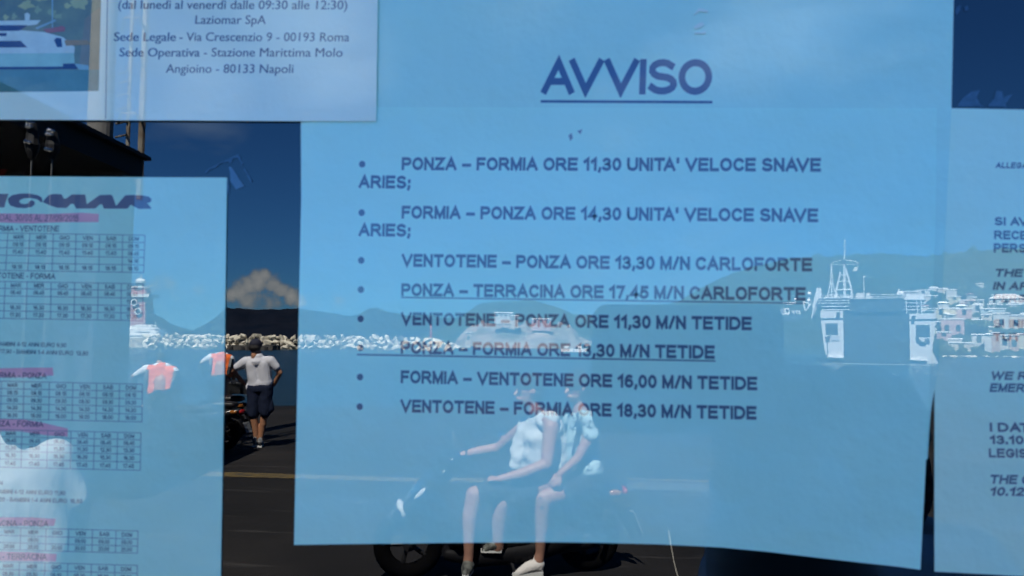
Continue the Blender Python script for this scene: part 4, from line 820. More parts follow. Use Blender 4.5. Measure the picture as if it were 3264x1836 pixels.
for i, (px, ys, lab) in enumerate(((80, (389,401,452), 'slim pale lamp post with dark lantern and chrome glint beads, nearer the picture edge'), (146, (414,426,476), 'slim pale lamp post with dark lantern and chrome glint beads, beside the grey column'))):
    a = 7.0; r = (px-CX)/F_PX*a; z = lambda py: (1066-py)/F_PX*a + H; lp = thing('lamp_post', lay(r, a), lab, 'lamp post', 'lamp posts before the portico')
    MB().tube([lay(r, a), lay(r, a, z(500))], .008).build('post', mat('post_pale', (.10,.10,.095), .5), lp)
    MB().tube([lay(r, a, z(505)), lay(r, a, z(480)), lay(r, a, z(460)), lay(r, a, z(ys[0]))], [.02, .05, .06, .035]).build('lantern', M_FAS, lp)
    for y in ys:
        for k in range(3): MB().ball(lay(r+(k-1)*.02 + (.012 if y == ys[0] else 0), a-.065, z(y)-k*.006), .017).build('glint_bead', M_CHR, lp)  # chrome balls added on the lantern to catch sun glints
co = thing('floodlight_column', lay((297-CX)/F_PX*11.5, 11.5), 'tall pale grey column with a caged ladder behind the portico', 'column')
rc = (297-CX)/F_PX*11.5; MB().tube([lay(rc, 11.5), lay(rc, 11.5, 9.5)], .168, n=18).build('column', mat('column_grey', (.22,.215,.20), .8, noise_amt=.15, noise_scale=2), co)
M_LAD = mat('ladder_paint', (.26,.24,.20), .6, col2=(.13,.09,.055), noise_scale=6)
zl = lambda py: (1072-py)/F_PX*11.2 + H
for px in (388, 432):
    r = (px-CX)/F_PX*11.2; MB().tube([lay(r+(0 if px > 400 else 0), 11.2, zl(640 if px > 400 else 560)), lay(r, 11.2, 9.4)], .028 if px < 400 else .045).build('ladder_rail', M_LAD, co)
r = (432-CX)/F_PX*11.2; r2 = (398-CX)/F_PX*11.2; MB().tube([lay(r, 11.2, zl(515)), lay(r2, 11.25, zl(640))], .04).build('ladder_brace', M_LAD, co)
for py in (226, 258, 300, 345, 390, 434, 503, 521):
    ra = (342-CX)/F_PX*11.2; rb = (388-CX)/F_PX*11.2; MB().tube([lay(ra if py < 480 else rb, 11.25, zl(py)), lay(rb if py < 480 else r, 11.15, zl(py)+.01)], .014).build('ladder_rung', M_LAD, co)
for py in (80, 384): MB().tube([lay(ra, 11.3, zl(py)), lay((365-CX)/F_PX*10.8, 10.8, zl(py)), lay((410-CX)/F_PX*10.8, 10.8, zl(py)), lay(r, 11.2, zl(py))], .016).build('cage_hoop', M_LAD, co)

# ------------------------------------------------------------------ people
SKIN = mat('skin_tanned', (.42, .20, .11), .55); SKIN2 = mat('skin_fair', (.36, .19, .135), .55); SKIND = mat('skin_shaded', (.34, .19, .13), .55)
HAIR = mat('dark_hair', (.012, .009, .008), .6, bump=.6, bump_scale=90); SOLE = mat('sole_white', (.6,.6,.58), .6); EYE = mat('eye_dark', (.01,.01,.012), .2); LIP = mat('lips', (.30,.10,.08), .5)
class Fig:
    """pixel skeleton: joint = (px, py, metres nearer(-)/farther(+)); radii in metres"""
    def __init__(s, t, name, label, cat, foot, group=None):
        s.t = t; s.root = thing(name, foot, label, cat, group)
    def j(s, q): return at(q[0], q[1], s.t + (q[2] if len(q) > 2 else 0))
    def limb(s, *pts):            # (joint, radius) pairs
        return [(s.j(a), s.j(b), ra, rb) for (a, ra), (b, rb) in zip(pts, pts[1:])]
    def part(s, name, parts, m, vox=.012, smooth=4, disp=0, ds=6.0): return link(name, blob(parts, vox, smooth, disp, ds), m, s.root, smooth=True)
def head_parts(c, f, u, r=.1):
    """skull, jaw, nose, brow, ears round centre c, looking along f"""
    f = f.normalized(); l = u.cross(f).normalized(); u = f.cross(l); ax = (f, l, u)
    return [('e', c+u*r*.15, (r*.98, r*.78, r*.98), ax), ('e', c+f*r*.22-u*r*.42, (r*.66, r*.58, r*.72), ax), (c+f*r*.86+u*r*.12, c+f*r*1.08-u*r*.22, r*.09, r*.16), ('e', c+f*r*.78-u*r*.55, (r*.24, r*.34, r*.16), ax),
            ('e', c+l*r*.79-u*r*.05, (r*.2, r*.09, r*.28), ax), ('e', c-l*r*.79-u*r*.05, (r*.2, r*.09, r*.28), ax), (c-u*r*.5-f*r*.15, c-u*r*1.35-f*r*.28, r*.5, r*.52)]
def face(fig, c, f, u, r=.1):
    f = f.normalized(); l = u.cross(f).normalized(); u = f.cross(l)
    for s in (-1, 1):
        MB().ball(c+f*r*.86+l*s*r*.32+u*r*.02, r*.13).build('eye', EYE, fig.root, smooth=True); MB().tube([c+f*r*.93+l*s*r*.15+u*r*.24, c+f*r*.84+l*s*r*.52+u*r*.22], r*.05).build('eyebrow', HAIR, fig.root)
    MB().tube([c+f*r*.86+l*r*.22-u*r*.5, c+f*r*.97-u*r*.5, c+f*r*.86-l*r*.22-u*r*.5], [r*.03, r*.07, r*.03]).build('mouth', LIP, fig.root)
def hand(wrist, d, n, size=.1, curl=.5, thumb=1):
    """palm and five separate fingers: d along the hand, n the palm normal; fingers curl towards n"""
    d = d.normalized(); s = d.cross(n).normalized(); n = s.cross(d); k = size; P = [(wrist, wrist+d*k*.55, .022*k/.1, .026*k/.1, .55, s)]
    for i, (o, ln) in enumerate(((-.27, .44), (-.09, .5), (.09, .47), (.26, .37))):
        a = wrist + d*k*.62 + s*k*o*1.5; c = curl*1.3; b = a + (d*math.cos(c*.5)+n*math.sin(c*.5))*k*ln*.5; e = b + (d*math.cos(c*1.3)+n*math.sin(c*1.3))*k*ln*.5
        P += [(wrist+d*k*.3+s*k*o, a, .011*k/.1, .0098*k/.1), (a, b, .0096*k/.1, .0088*k/.1), (b, e, .0088*k/.1, .0074*k/.1)]
    a = wrist + d*k*.18 - s*k*.3*thumb; b = a + (d*.7-s*thumb*.7+n*.35).normalized()*k*.36; e = b + (d*.95+n*.35).normalized()*k*.3
    return P + [(a, b, .013*k/.1, .0105*k/.1), (b, e, .0105*k/.1, .0085*k/.1)]
def shoe(fig, name, heel, toe, r, m, sole=True):
    h, t = fig.j(heel), fig.j(toe); d = t-h
    fig.part(name, [(h+EZ*r*.9, h+d*.5+EZ*r*.8, r, r*.95), (h+d*.5+EZ*r*.8, t+EZ*r*.35, r*.95, r*.6), (h+EZ*r*.5, h+EZ*r*1.8, r*.9, r*.8)], m, .008, 3)
    if sole: MB().prism([Vector((p.x, p.y, min(h.z, t.z)-.006)) for p in [h-d*.18+d.cross(EZ).normalized()*r*.8, t+d*.12+d.cross(EZ).normalized()*r*.5, t+d*.3, t+d*.12-d.cross(EZ).normalized()*r*.5, h-d*.18-d.cross(EZ).normalized()*r*.8]], EZ*.028).build('sole', SOLE, fig.root)
def fold_cloth(name, col, sc=9, st=(1.0, 1.0, .35), amt=.8, col2=None, ns=8):
    return mat(name, col, .9, bump=amt, bump_scale=sc, stretch=st, col2=col2, noise_scale=ns, spec=.1)

# --- the man in the gap, hands on hips, seen from behind
T = 13.35; f = Fig(T, 'person', 'person in white shirt, dark shorts and cap standing hands on hips at quay edge', 'person', ground(824, 1418))
hc = f.j((815,1106)); fw = (A0*.9 + R0*.25).normalized()
body = head_parts(hc, fw, EZ, .105) + f.limb(((818,1122),.062),((822,1140),.08)) + f.limb(((790,1152),.075),((856,1150),.075)) + f.limb(((808,1162),.09),((818,1225),.09)) + f.limb(((838,1162),.09),((842,1220),.09)) + f.limb(((815,1235),.10),((845,1235),.10))
body += f.limb(((776,1154,0),.056),((742,1182,.02),.044),((778,1222,.22),.034)) + f.limb(((868,1152,0),.056),((892,1189,.04),.044),((873,1226,.12),.033))
body += hand(f.j((873,1226,.12)), -R0*.75-EZ*.25-A0*.5, -EZ, .09, .5) + hand(f.j((778,1222,.22)), R0*.7-EZ*.3, -EZ, .09, .5)
body += f.limb(((812,1240),.09),((809,1330,.0),.062),((818,1404,.03),.036)) + f.limb(((846,1240),.09),((842,1326,.02),.062),((831,1404,.05),.036)) + f.limb(((812,1350,.02),.058),((815,1372,.03),.048)) + f.limb(((839,1350,.03),.058),((835,1372,.05),.048))
f.part('body', body, SKIN, .010, 4)
M_SHIRT = fold_cloth('white_shirt', (.62,.62,.67), 7, (1.2, 1.2, .6), .8)
f.part('shirt', f.limb(((786,1153),.085),((858,1151),.085)) + f.limb(((822,1140),.09),((822,1150),.13)) + f.limb(((806,1162),.115),((815,1225),.115)) + f.limb(((840,1162),.115),((845,1218),.115)) + f.limb(((815,1226),.118),((846,1220),.118)) + f.limb(((783,1154),.085),((757,1170,.01),.07)) + f.limb(((862,1151),.085),((880,1170,.01),.068)) + f.limb(((800,1233),.085),((852,1222),.085)), M_SHIRT, .010, 5, .006, 9)
M_NAVY = fold_cloth('navy_shorts', (.016,.022,.045), 8, (1, 1, .5), .8)
f.part('shorts', f.limb(((812,1236),.125),((846,1234),.125)) + f.limb(((810,1245),.115),((808,1318),.092)) + f.limb(((848,1245),.115),((846,1314),.092)) + f.limb(((796,1290),.055),((797,1310),.055)) + f.limb(((862,1285),.055),((862,1306),.055)), M_NAVY, .010, 5, .006, 12)
f.part('cap', [('e', hc+EZ*.045, (.110,.10,.090), (fw, fw.cross(EZ), EZ)), (hc+fw*.08+EZ*.06, hc+fw*.18+EZ*.045, .05, .03, .4, fw.cross(EZ))], mat('navy_cap', (.012,.014,.03), .8), .008, 3); f.part('hair', [('e', hc-fw*.03-EZ*.01, (.09,.098,.075), (fw, fw.cross(EZ), EZ))], HAIR, .008, 3)
SHOEG = mat('trainer_grey', (.05,.055,.06), .7, col2=(.28,.28,.28), noise_scale=24)
shoe(f, 'shoe', (812,1414,-.02), (817,1418,.15), .042, SHOEG); shoe(f, 'shoe', (829,1416,-.02), (836,1420,.15), .042, SHOEG)

# --- two harbour hands in orange vests, bending over the parked scooters
M_VEST = fold_cloth('orange_vest', (.80,.165,.045), 8); M_STRIPE = mat('vest_stripe', (.045,.05,.06), .5); M_WSH = fold_cloth('white_sleeve', (.66,.68,.72), 9)
def vest_man(t, label, off, sc, bend, grp):
    ox, oy = off; q = lambda x, y, d=0: (ox+(x-530)*sc, oy+(y-1160)*sc, d)
    f = Fig(t, 'person', label, 'person', ground(ox, 1078 + H*F_PX/t), grp); u = t/F_PX*sc; fw = A0
    hc = f.j(q(527, 1146, .16+bend)); body = head_parts(hc, (A0-EZ*.8*bend/.2).normalized(), EZ, .1) + f.limb((q(528,1166,.02),.07),(q(528,1210,-.05),.13),(q(528,1270,-.1),.14)) + f.limb((q(490,1180),.075),(q(562,1182),.075))
    body += f.limb((q(480,1178),.055),(q(448,1196,.1),.043),(q(452,1240,.3),.032)) + f.limb((q(566,1186),.055),(q(582,1226,.1),.043),(q(575,1262,.3),.032)) + hand(f.j(q(452,1240,.3)), -EZ*.6+A0, -EZ, .095, .6) + hand(f.j(q(575,1262,.3)), -EZ*.6+A0, -EZ, .095, .6)
    g = ground(ox, 1078 + H*F_PX/t); hip = f.j(q(528,1275,-.1))
    for sd in (-1, 1): body += [(hip+R0*.09*sd, (hip+g)/2+R0*.1*sd+A0*.06, .085, .06), ((hip+g)/2+R0*.1*sd+A0*.06, g+R0*.11*sd+EZ*.08, .06, .04), (g+R0*.11*sd+EZ*.05, g+R0*.11*sd+A0*.15+EZ*.04, .045, .035)]
    f.part('body', body, SKIN, .012, 4); f.part('hair', [('e', hc+EZ*.03-A0*.02, (.095,.1,.085))], HAIR, .01, 3)
    f.part('trousers', [(hip+EZ*.05, hip-EZ*.03, .155, .16)] + [(hip+R0*.09*sd, g+R0*.11*sd+EZ*.12, .10, .06) for sd in (-1, 1)], mat('work_trousers', (.008,.009,.014), .9, spec=.1), .012, 4)
    f.part('shirt_sleeves', f.limb((q(486,1176),.085),(q(456,1192,.08),.06)) + f.limb((q(562,1182),.085),(q(580,1218,.08),.06)) + f.limb((q(512,1168,.03),.066),(q(543,1168,.03),.066)), M_WSH, .010, 4, .006, 16)
    v = f.part('vest', f.limb((q(500,1182,-.01),.10),(q(506,1236,-.05),.12)) + f.limb((q(554,1184,-.01),.10),(q(548,1240,-.05),.12)) + f.limb((q(528,1172,0),.10),(q(528,1240,-.06),.14)) + f.limb((q(494,1176),.085),(q(560,1180),.085)), M_VEST, .010, 5, .008, 14)
    for x0, x1 in (((486,1176),(474,1236)), ((566,1180),(552,1244))):
        pts = [f.j(q(x0[0]+(x1[0]-x0[0])*k/8, x0[1]+(x1[1]-x0[1])*k/8, -.115-.07*min(1, k/4))) for k in range(9)]; mb = MB()
        for a_, b_ in zip(pts, pts[1:]): mb.add([a_-R0*.022, a_+R0*.022, b_+R0*.022, b_-R0*.022, a_-R0*.022+A0*.10, a_+R0*.022+A0*.10, b_+R0*.022+A0*.10, b_-R0*.022+A0*.10], [[0,1,2,3],[0,4,5,1],[1,5,6,2],[2,6,7,3],[3,7,4,0]])
        ob = mb.build('reflective_stripe', M_STRIPE, v)
vest_man(14.0, 'person in orange safety vest bending low over the parked scooters', (518,1160), 1.12, .2, 'harbour hands in orange vests')
vest_man(15.6, 'person in orange safety vest standing behind the man with the cap', (708,1128), .78, .02, 'harbour hands in orange vests')

# ------------------------------------------------------------------ scooters
M_BLK = mat('scooter_black', (.010,.011,.013), .22, coat=.5); M_TYRE = mat('tyre', (.003,.003,.003), .95, spec=.03); M_RIM = mat('rim', (.008,.008,.009), .5); M_SEAT = mat('seat_vinyl', (.014,.013,.013), .5, bump=.2, bump_scale=40)
M_LENS = mat('lamp_lens', (.55,.56,.56), .08, spec=1.0, coat=1.0); M_AMB = mat('amber_lens', (.28,.10,.02), .15); M_REDL = mat('red_lens', (.30,.01,.01), .15); M_PLATE = mat('plate_white', (.24,.24,.23), .5)
def scooter(base, fwd, label, group=None, paint=None, plate='', case=False, name='scooter', tall=True):
    fwd = fwd.normalized(); la = EZ.cross(fwd); P = lambda x, y, z: base + fwd*x + la*y + EZ*z; m = paint or M_BLK
    t = thing(name, base, label, 'scooter', group)
    def solid(nm, prof, hw, mm, par=None, vox=.014, sm=4, extra=()):
        """tapered shell: profile of (x, z, radius, halfwidth)"""
        parts = []
        for (x0, z0, r0, w0), (x1, z1, r1, w1) in zip(prof, prof[1:]):
            for k in (-1, -.5, 0, .5, 1): parts.append((P(x0, k*w0, z0), P(x1, k*w1, z1), r0, r1))
        return link(nm, blob(parts+list(extra), vox, sm), mm, par or t, smooth=True)
    ap = solid('front_apron', [(.88,.47,.035,.03), (.78,.56,.06,.07), (.66,.66,.075,.12), (.56,.78,.06,.13)], 0, m, extra=[(P(.60,k*.17,.62), P(.46,k*.2,.32), .04, .05) for k in (-1,-.6,-.2,.2,.6,1)])
    solid('dashboard', [(.60,.82,.05,.12), (.50,.87,.05,.14), (.42,.84,.05,.12)], 0, m)
    if tall: solid('windscreen', [(.60,.86,.016,.13), (.50,1.0,.012,.10)], 0, mat('smoked_screen', (.02,.025,.03), .12), vox=.008)
    solid('front_fender', [(.98,.40,.03,.05), (.84,.53,.035,.06), (.66,.50,.03,.05), (.58,.40,.02,.04)], 0, m)
    solid('floorboard', [(.50,.29,.035,.15), (.2,.26,.04,.15), (-.05,.28,.05,.14)], 0, mat('scooter_plastic', (.006,.006,.007), .6, spec=.15))
    solid('rear_body', [(-.02,.40,.08,.09), (-.15,.48,.10,.10), (-.40,.52,.10,.10), (-.66,.58,.06,.08), (-.82,.62,.03,.04)], 0, m)
    se = solid('seat', [(-.0,.61,.05,.07), (-.2,.635,.065,.10), (-.38,.66,.055,.10), (-.45,.70,.06,.09), (-.72,.71,.045,.06)], 0, M_SEAT)
    for x, rr in ((.80,.26), (-.58,.25)):
        n = 28; mb = MB(); V = []; F = []
        for i in range(n):
            a = 2*math.pi*i/n
            for k in range(8):
                b = 2*math.pi*k/8; q = rr-.06+.06*math.cos(b); V.append(P(x+q*math.cos(a), .062*math.sin(b), .26+q*math.sin(a)-(.26-rr)))
        for i in range(n):
            for k in range(8): F.append([i*8+k, ((i+1) % n)*8+k, ((i+1) % n)*8+(k+1) % 8, i*8+(k+1) % 8])
        mb.add(V, F); wh = mb.build('wheel', M_TYRE, t, smooth=True)
        rm = MB(); rm.tube([P(x,-.05,rr), P(x,.05,rr)], .05, n=12)
        for k in range(5):
            a = 2*math.pi*k/5; rm.tube([P(x,0,rr), P(x+(rr-.1)*math.cos(a), 0, rr+(rr-.1)*math.sin(a))], .018, n=6)
        rm.build('rim', M_RIM, wh)
    for s in (-1, 1): MB().tube([P(.80,s*.085,.26), P(.66,s*.085,.62)], .024).build('fork', mat('fork_dark', (.04,.04,.042), .4, metal=.7), t)
    solid('belly_shade_fairing', [(.52,.20,.05,.12), (.30,.17,.07,.13), (-.10,.20,.09,.12), (-.40,.30,.10,.11)], 0, mat('scooter_plastic', (.006,.006,.007), .6, spec=.15))  # dark fairing added low down to stand in for shade under the scooter
    hb = MB().tube([P(.40,-.36,.90), P(.46,-.2,.91), P(.50,0,.89), P(.46,.2,.91), P(.40,.36,.90)], [.018,.016,.02,.016,.018]).build('handlebar', mat('bar_black', (.015,.015,.016), .5), t)
    for s in (-1, 1):
        if tall: MB().tube([P(.42,s*.28,.92), P(.44,s*.36,1.06)], .007).build('mirror_stem', mat('bar_black', (.015,.015,.016), .5), t)
        if tall: MB().ball(P(.445,s*.38,1.09), .02, .07, .045, ax=(fwd, la, EZ)).build('mirror', mat('bar_black', (.015,.015,.016), .5), t, smooth=True)
        MB().tube([P(.33,s*.30,.91), P(.44,s*.32,.93)], .006).build('brake_lever', M_RIM, t)
        MB().ball(P(.72,s*.155,.66), .075, .02, .028, ax=((fwd*.8-EZ*.6).normalized(), la, EZ)).build('turn_signal', M_LENS, t, smooth=True); MB().ball(P(-.76,s*.10,.60), .06, .025, .03, ax=(fwd, la, EZ)).build('turn_signal', M_AMB, t, smooth=True)
        MB().tube([P(-.25,s*.205,.47), P(-.62,s*.175,.60)], [.006,.010]).build('side_trim', M_CHR, t)
    hl = MB().ball(P(.855,0,.505), .06, .10, .075, ax=((fwd*.8+EZ*.6).normalized(), la, EZ)).build('headlight', M_LENS, t, smooth=True)
    for k in (-1, 0, 1): MB().ball(P(.895,k*.035,.515), .024, .028, .026, ax=(fwd, la, EZ)).build('reflector', M_CHR, hl, smooth=True)
    MB().ball(P(-.86,0,.60), .03, .09, .04, ax=(fwd, la, EZ)).build('tail_light', M_REDL, t, smooth=True)
    solid('rear_fender', [(-.62,.54,.02,.06), (-.84,.46,.02,.06), (-.93,.28,.018,.05)], 0, mat('scooter_plastic', (.006,.006,.007), .6, spec=.15))
    MB().tube([P(-.25,-.16,.20), P(-.5,-.17,.22), P(-.86,-.18,.34)], [.03,.055,.05], n=12).build('exhaust', mat('exhaust_steel', (.06,.06,.065), .3, metal=.9), t, smooth=True)
    solid('engine', [(-.3,.24,.09,.07), (-.55,.26,.08,.07)], 0, mat('engine_dark', (.03,.03,.032), .5, metal=.5))
    for s in (-1, 1): MB().tube([P(-.62,s*.17,.28), P(-.70,s*.15,.55)], .022).build('shock_absorber', mat('fork_dark', (.04,.04,.042), .4, metal=.7), t)
    MB().tube([P(.1,.12,.24), P(.02,.24,.012)], .012).build('kickstand', M_RIM, t)
    d = (EZ*.92+fwd*.38).normalized(); o = P(-.955,0,.36); pm = MB().box(o, la, -fwd*.92+EZ*.38, d, -.09, .09, 0, .008, -.08, .09).build('number_plate', M_PLATE, t)
    if plate:
        for r_, tx in enumerate(plate):
            st, Wd = glyph_strokes(tx, .2, .15); mb = MB(); 
            Q = lambda u, v, z: o - la*(-.078+.156*u/Wd)*(-1) + d*(.015-.07*r_+.05*v) + (-fwd*.92+EZ*.38)*(.009+z)
            for i, s_ in enumerate(st): ribbon(mb, s_, .1, Q, .0005*(i % 4))
            me = bpy.data.meshes.new('t'); me.from_pydata([tuple(p) for p in mb.v], [], mb.f); link('plate_text', me, mat('plate_black', (.02,.02,.02), .6), pm)
    if case:
        b = MB().box(P(-.78,0,.80), fwd, la, EZ, -.22, .20, -.21, .21, 0, .16).build('top_case', mat('case_black', (.016,.017,.018), .4), t)
        link('case_lid', blob([(P(-.95+.34*k/3, s*.17, .965), P(-.95+.34*k/3, -s*.17, .965), .05, .05) for k in range(4) for s in (1,)] + [(P(-.94,s*.1,.99), P(-.62,s*.1,.99), .045, .045) for s in (-1,0,1)], .014, 4), mat('case_black', (.016,.017,.018), .4), b, smooth=True)
        MB().tube([P(-1.0,-.14,.93), P(-1.0,.14,.93)], .018).build('case_reflector', M_REDL, b)
    return t, P
rr1, aa1 = basis(1640); T1 = 6.32; g0 = ground(1640, 1830)
base = Vector((g0.x, g0.y, 0)); FW = (-rr1*math.cos(R(12)) - aa1*math.sin(R(12)))
scooter(base, FW, 'black scooter carrying two riders in front of the notices', paint=M_BLK, plate='')
for px, py, ang, lab, pl_, cs in ((604, 1432, -30, 'dark parked scooter nearest the white bag, its plate low at the rear', ('CX', '4781'), False), (634, 1402, -26, 'dark parked scooter with a black top case beside the man in the cap', ('DB', '6230'), True)):
    r_, a_ = basis(px); g = ground(px, py); scooter(Vector((g.x, g.y, 0)), -r_*math.cos(R(ang)) - a_*math.sin(R(ang)), lab, 'scooters parked along the quay', mat('scooter_charcoal', (.018,.02,.022), .25, coat=.4), pl_, cs, tall=False)
he = thing('helmet', at(682, 1226, 12.4), 'cream yellow open helmet hung on the scooter with the top case', 'helmet'); hp = at(682, 1222, 12.4)
link('shell', blob([('e', hp, (.11,.10,.10)), ('e', hp+R0*.05, (.09,.09,.08))], .008, 3), mat('helmet_cream', (.62,.48,.22), .3), he, smooth=True); MB().ball(hp-A0*.07+R0*.07+EZ*.0, .02, .05, .05).build('visor_edge', M_CHR, he, smooth=True)
bgp = at(436, 1330, 12.2); bgt = thing('carrier_bag', bgp, 'white crumpled carrier bag hanging from the front of a parked scooter', 'bag'); random.seed(4)
link('bag', blob([('e', bgp+R0*random.uniform(-.09,.09)+EZ*random.uniform(-.12,.12)+A0*random.uniform(-.05,.05), (random.uniform(.05,.1),)*3) for _ in range(14)], .012, 2, .03, 18), mat('bag_white', (.62,.63,.62), .35, bump=.8, bump_scale=18), bgt, smooth=False); MB().tube([bgp+EZ*.12, bgp+EZ*.2+R0*.03, bgp+EZ*.26, bgp+EZ*.2-R0*.03, bgp+EZ*.13], .008).build('handle', mat('bag_white', (.62,.63,.62), .35), bgt)

# ------------------------------------------------------------------ the two riders
f = Fig(T1, 'person', 'person in white sleeveless shirt and dark shorts riding the black scooter in front', 'person', ground(1500, 1834))
hc = f.j((1688,1244,-.05)); fw = (-rr1*.93 - aa1*.32 - EZ*.06).normalized()
bd_ = head_parts(hc, fw, EZ, .108) + f.limb(((1706,1300,0),.062),((1722,1330,0),.075),((1732,1400,0),.105),((1738,1470,.0),.105),((1748,1525,0),.125)) + f.limb(((1692,1345,.16),.07),((1752,1345,-.12),.07))
bd_ += f.limb(((1757,1362,-.16),.062),((1742,1480,-.24),.046),((1660,1512,-.28),.043),((1592,1528,-.30),.031)) + f.limb(((1682,1352,.2),.058),((1590,1428,.34),.044),((1520,1440,.36),.041),((1458,1456,.36),.03))
bd_ += hand(f.j((1592,1528,-.30)), -rr1+EZ*.12, -EZ+aa1*.2, .1, .85, 1) + hand(f.j((1458,1456,.36)), -rr1*.8-EZ*.45, -EZ*.6+rr1*.5, .1, .85, -1)
bd_ += f.limb(((1738,1540,-.12),.095),((1600,1604,-.24),.068),((1592,1645,-.24),.062),((1588,1745,-.22),.042)) + f.limb(((1730,1535,-.1),.09),((1512,1578,-.30),.066),((1497,1650,-.33),.056),((1494,1770,-.34),.035),((1490,1812,-.34),.04))
bd_ += f.limb(((1495,1640,-.33),.05),((1496,1690,-.33),.048)) + f.limb(((1588,1745,-.22),.04),((1570,1752,-.22),.035))
f.part('body', bd_, SKIN2, .009, 4); face(f, hc, fw, EZ, .108)
M_TANK = fold_cloth('white_tank', (.52,.54,.53), 9, (1.3, 1.3, .5), 1.0)
f.part('shirt', f.limb(((1712,1338,.02),.10),((1722,1400,.0),.15),((1728,1460,.0),.155),((1730,1505,.0),.16)) + f.limb(((1690,1342,.14),.075),((1752,1342,-.11),.08)) + f.limb(((1690,1355,.05),.09),((1655,1430,.0),.07),((1648,1478,-.02),.06)) + f.limb(((1760,1370,-.02),.10),((1778,1420,0),.085),((1780,1475,0),.075)), M_TANK, .010, 3, .020, 13)
f.part('shorts', f.limb(((1745,1530,-.04),.155),((1745,1530,.05),.155)) + f.limb(((1730,1540,-.1),.11),((1630,1590,-.22),.09)) + f.limb(((1725,1540,-.1),.105),((1545,1572,-.28),.086)), mat('dark_shorts', (.02,.024,.034), .9, bump=.5, bump_scale=9), .010, 4, .006, 12)
up_ = EZ; fl = EZ.cross(fw)
f.part('hair', [('e', hc+EZ*.05-fw*.005, (.116,.098,.088), (fw, fl, EZ)), ('e', hc-fw*.05-EZ*.02, (.075,.088,.08), (fw, fl, EZ))], HAIR, .008, 3, .008, 40)
for s in (-1, 1): MB().ball(hc+EZ*.115+fw*.055+fl*s*.038, .012, .034, .022, ax=((fw+EZ).normalized(), fl, (EZ-fw).normalized())).build('sunglasses_lens', M_GLS, f.root, smooth=True)
MB().tube([hc+EZ*.118+fw*.05+fl*.07, hc+EZ*.125+fw*.06, hc+EZ*.118+fw*.05-fl*.07], .005).build('sunglasses_frame', M_CHR, f.root)
M_SNK = mat('black_hightop', (.015,.015,.016), .6, col2=(.16,.17,.15), noise_scale=22); shoe(f, 'shoe', (1492,1822,-.34), (1484,1838,-.48), .046, M_SNK); shoe(f, 'shoe', (1588,1752,-.22), (1545,1758,-.24), .044, M_SNK)
MB().tube([f.j((1594,1392,.33)), f.j((1601,1384,.33))], .03).build('wristwatch', M_CHR, f.root)

f = Fig(T1, 'person', 'person in anchor print shirt and white shoes riding behind on the black scooter', 'person', ground(1690, 1836))
hc = f.j((1838,1236,.02)); fw = (-rr1*.78 - aa1*.6 - EZ*.1).normalized(); fl = EZ.cross(fw)
bd_ = head_parts(hc, fw, EZ, .102) + f.limb(((1846,1295,.02),.055),((1852,1325,.02),.07),((1855,1400,.02),.10),((1858,1470,.02),.10),((1862,1535,.02),.125)) + f.limb(((1822,1338,.15),.06),((1874,1338,-.12),.062))
bd_ += f.limb(((1880,1352,-.14),.052),((1872,1405,-.17),.046),((1842,1462,-.2),.038),((1785,1512,-.22),.028)) + hand(f.j((1785,1512,-.22)), (f.j((1722,1570,-.24))-f.j((1785,1512,-.22))), -EZ*.7-rr1*.7, .105, .35, -1)
bd_ += f.limb(((1818,1350,.17),.05),((1790,1440,.26),.038),((1752,1500,.22),.028)) + hand(f.j((1752,1500,.22)), -rr1-EZ*.2, -EZ, .095, .6)
bd_ += f.limb(((1860,1545,-.08),.10),((1735,1588,-.2),.072),((1728,1640,-.2),.056),((1722,1762,-.18),.036),((1712,1808,-.18),.042)) + f.limb(((1730,1650,-.19),.054),((1727,1690,-.19),.05)) + f.limb(((1850,1545,.1),.09),((1745,1590,.25),.062),((1740,1740,.24),.04))
f.part('body', bd_, SKIN2, .009, 4); face(f, hc, fw, EZ, .102)
M_ANCH = fold_cloth('anchor_print_shirt', (.36,.48,.50), 9, (1.2, 1.2, .6), .8)
sh = f.part('shirt', f.limb(((1850,1338,.02),.09),((1855,1400,.02),.132),((1858,1470,.02),.135),((1862,1525,.02),.16)) + f.limb(((1822,1340,.13),.07),((1874,1338,-.11),.075)) + f.limb(((1876,1345,-.13),.07),((1880,1385,-.16),.062)) + f.limb(((1872,1500,-.06),.12),((1876,1565,-.05),.07)), M_ANCH, .010, 3, .016, 13)
# printed anchors on the shirt
mb = MB(); random.seed(3)
for px, py, an in ((1862,1352,.2), (1884,1360,-.3), (1866,1392,.8), (1838,1372,-.6), (1842,1420,.3), (1852,1452,-.4), (1870,1478,.2), (1880,1520,.1), (1868,1540,-.2), (1886,1500,.6), (1860,1502,.4), (1840,1345,.9)):
    c = f.j((px, py, -.34)); hit = None
    e1 = rr1*math.cos(an)+EZ*math.sin(an); e2 = -rr1*math.sin(an)+EZ*math.cos(an); s_ = .026
    mb_pts = [[(0,1),(0,-1)], [(-.45,.7),(.45,.7)], [(-.8,-.35),(-.55,-.8),(0,-1),(.55,-.8),(.8,-.35)], [(0.16,1.15),(0,1.3),(-.16,1.15),(0,1.0),(.16,1.15)]]
    for st in mb_pts: mb.tube([c+e1*u*s_+e2*v*s_ for u, v in st], .0032, n=5)
me = mb.mesh()
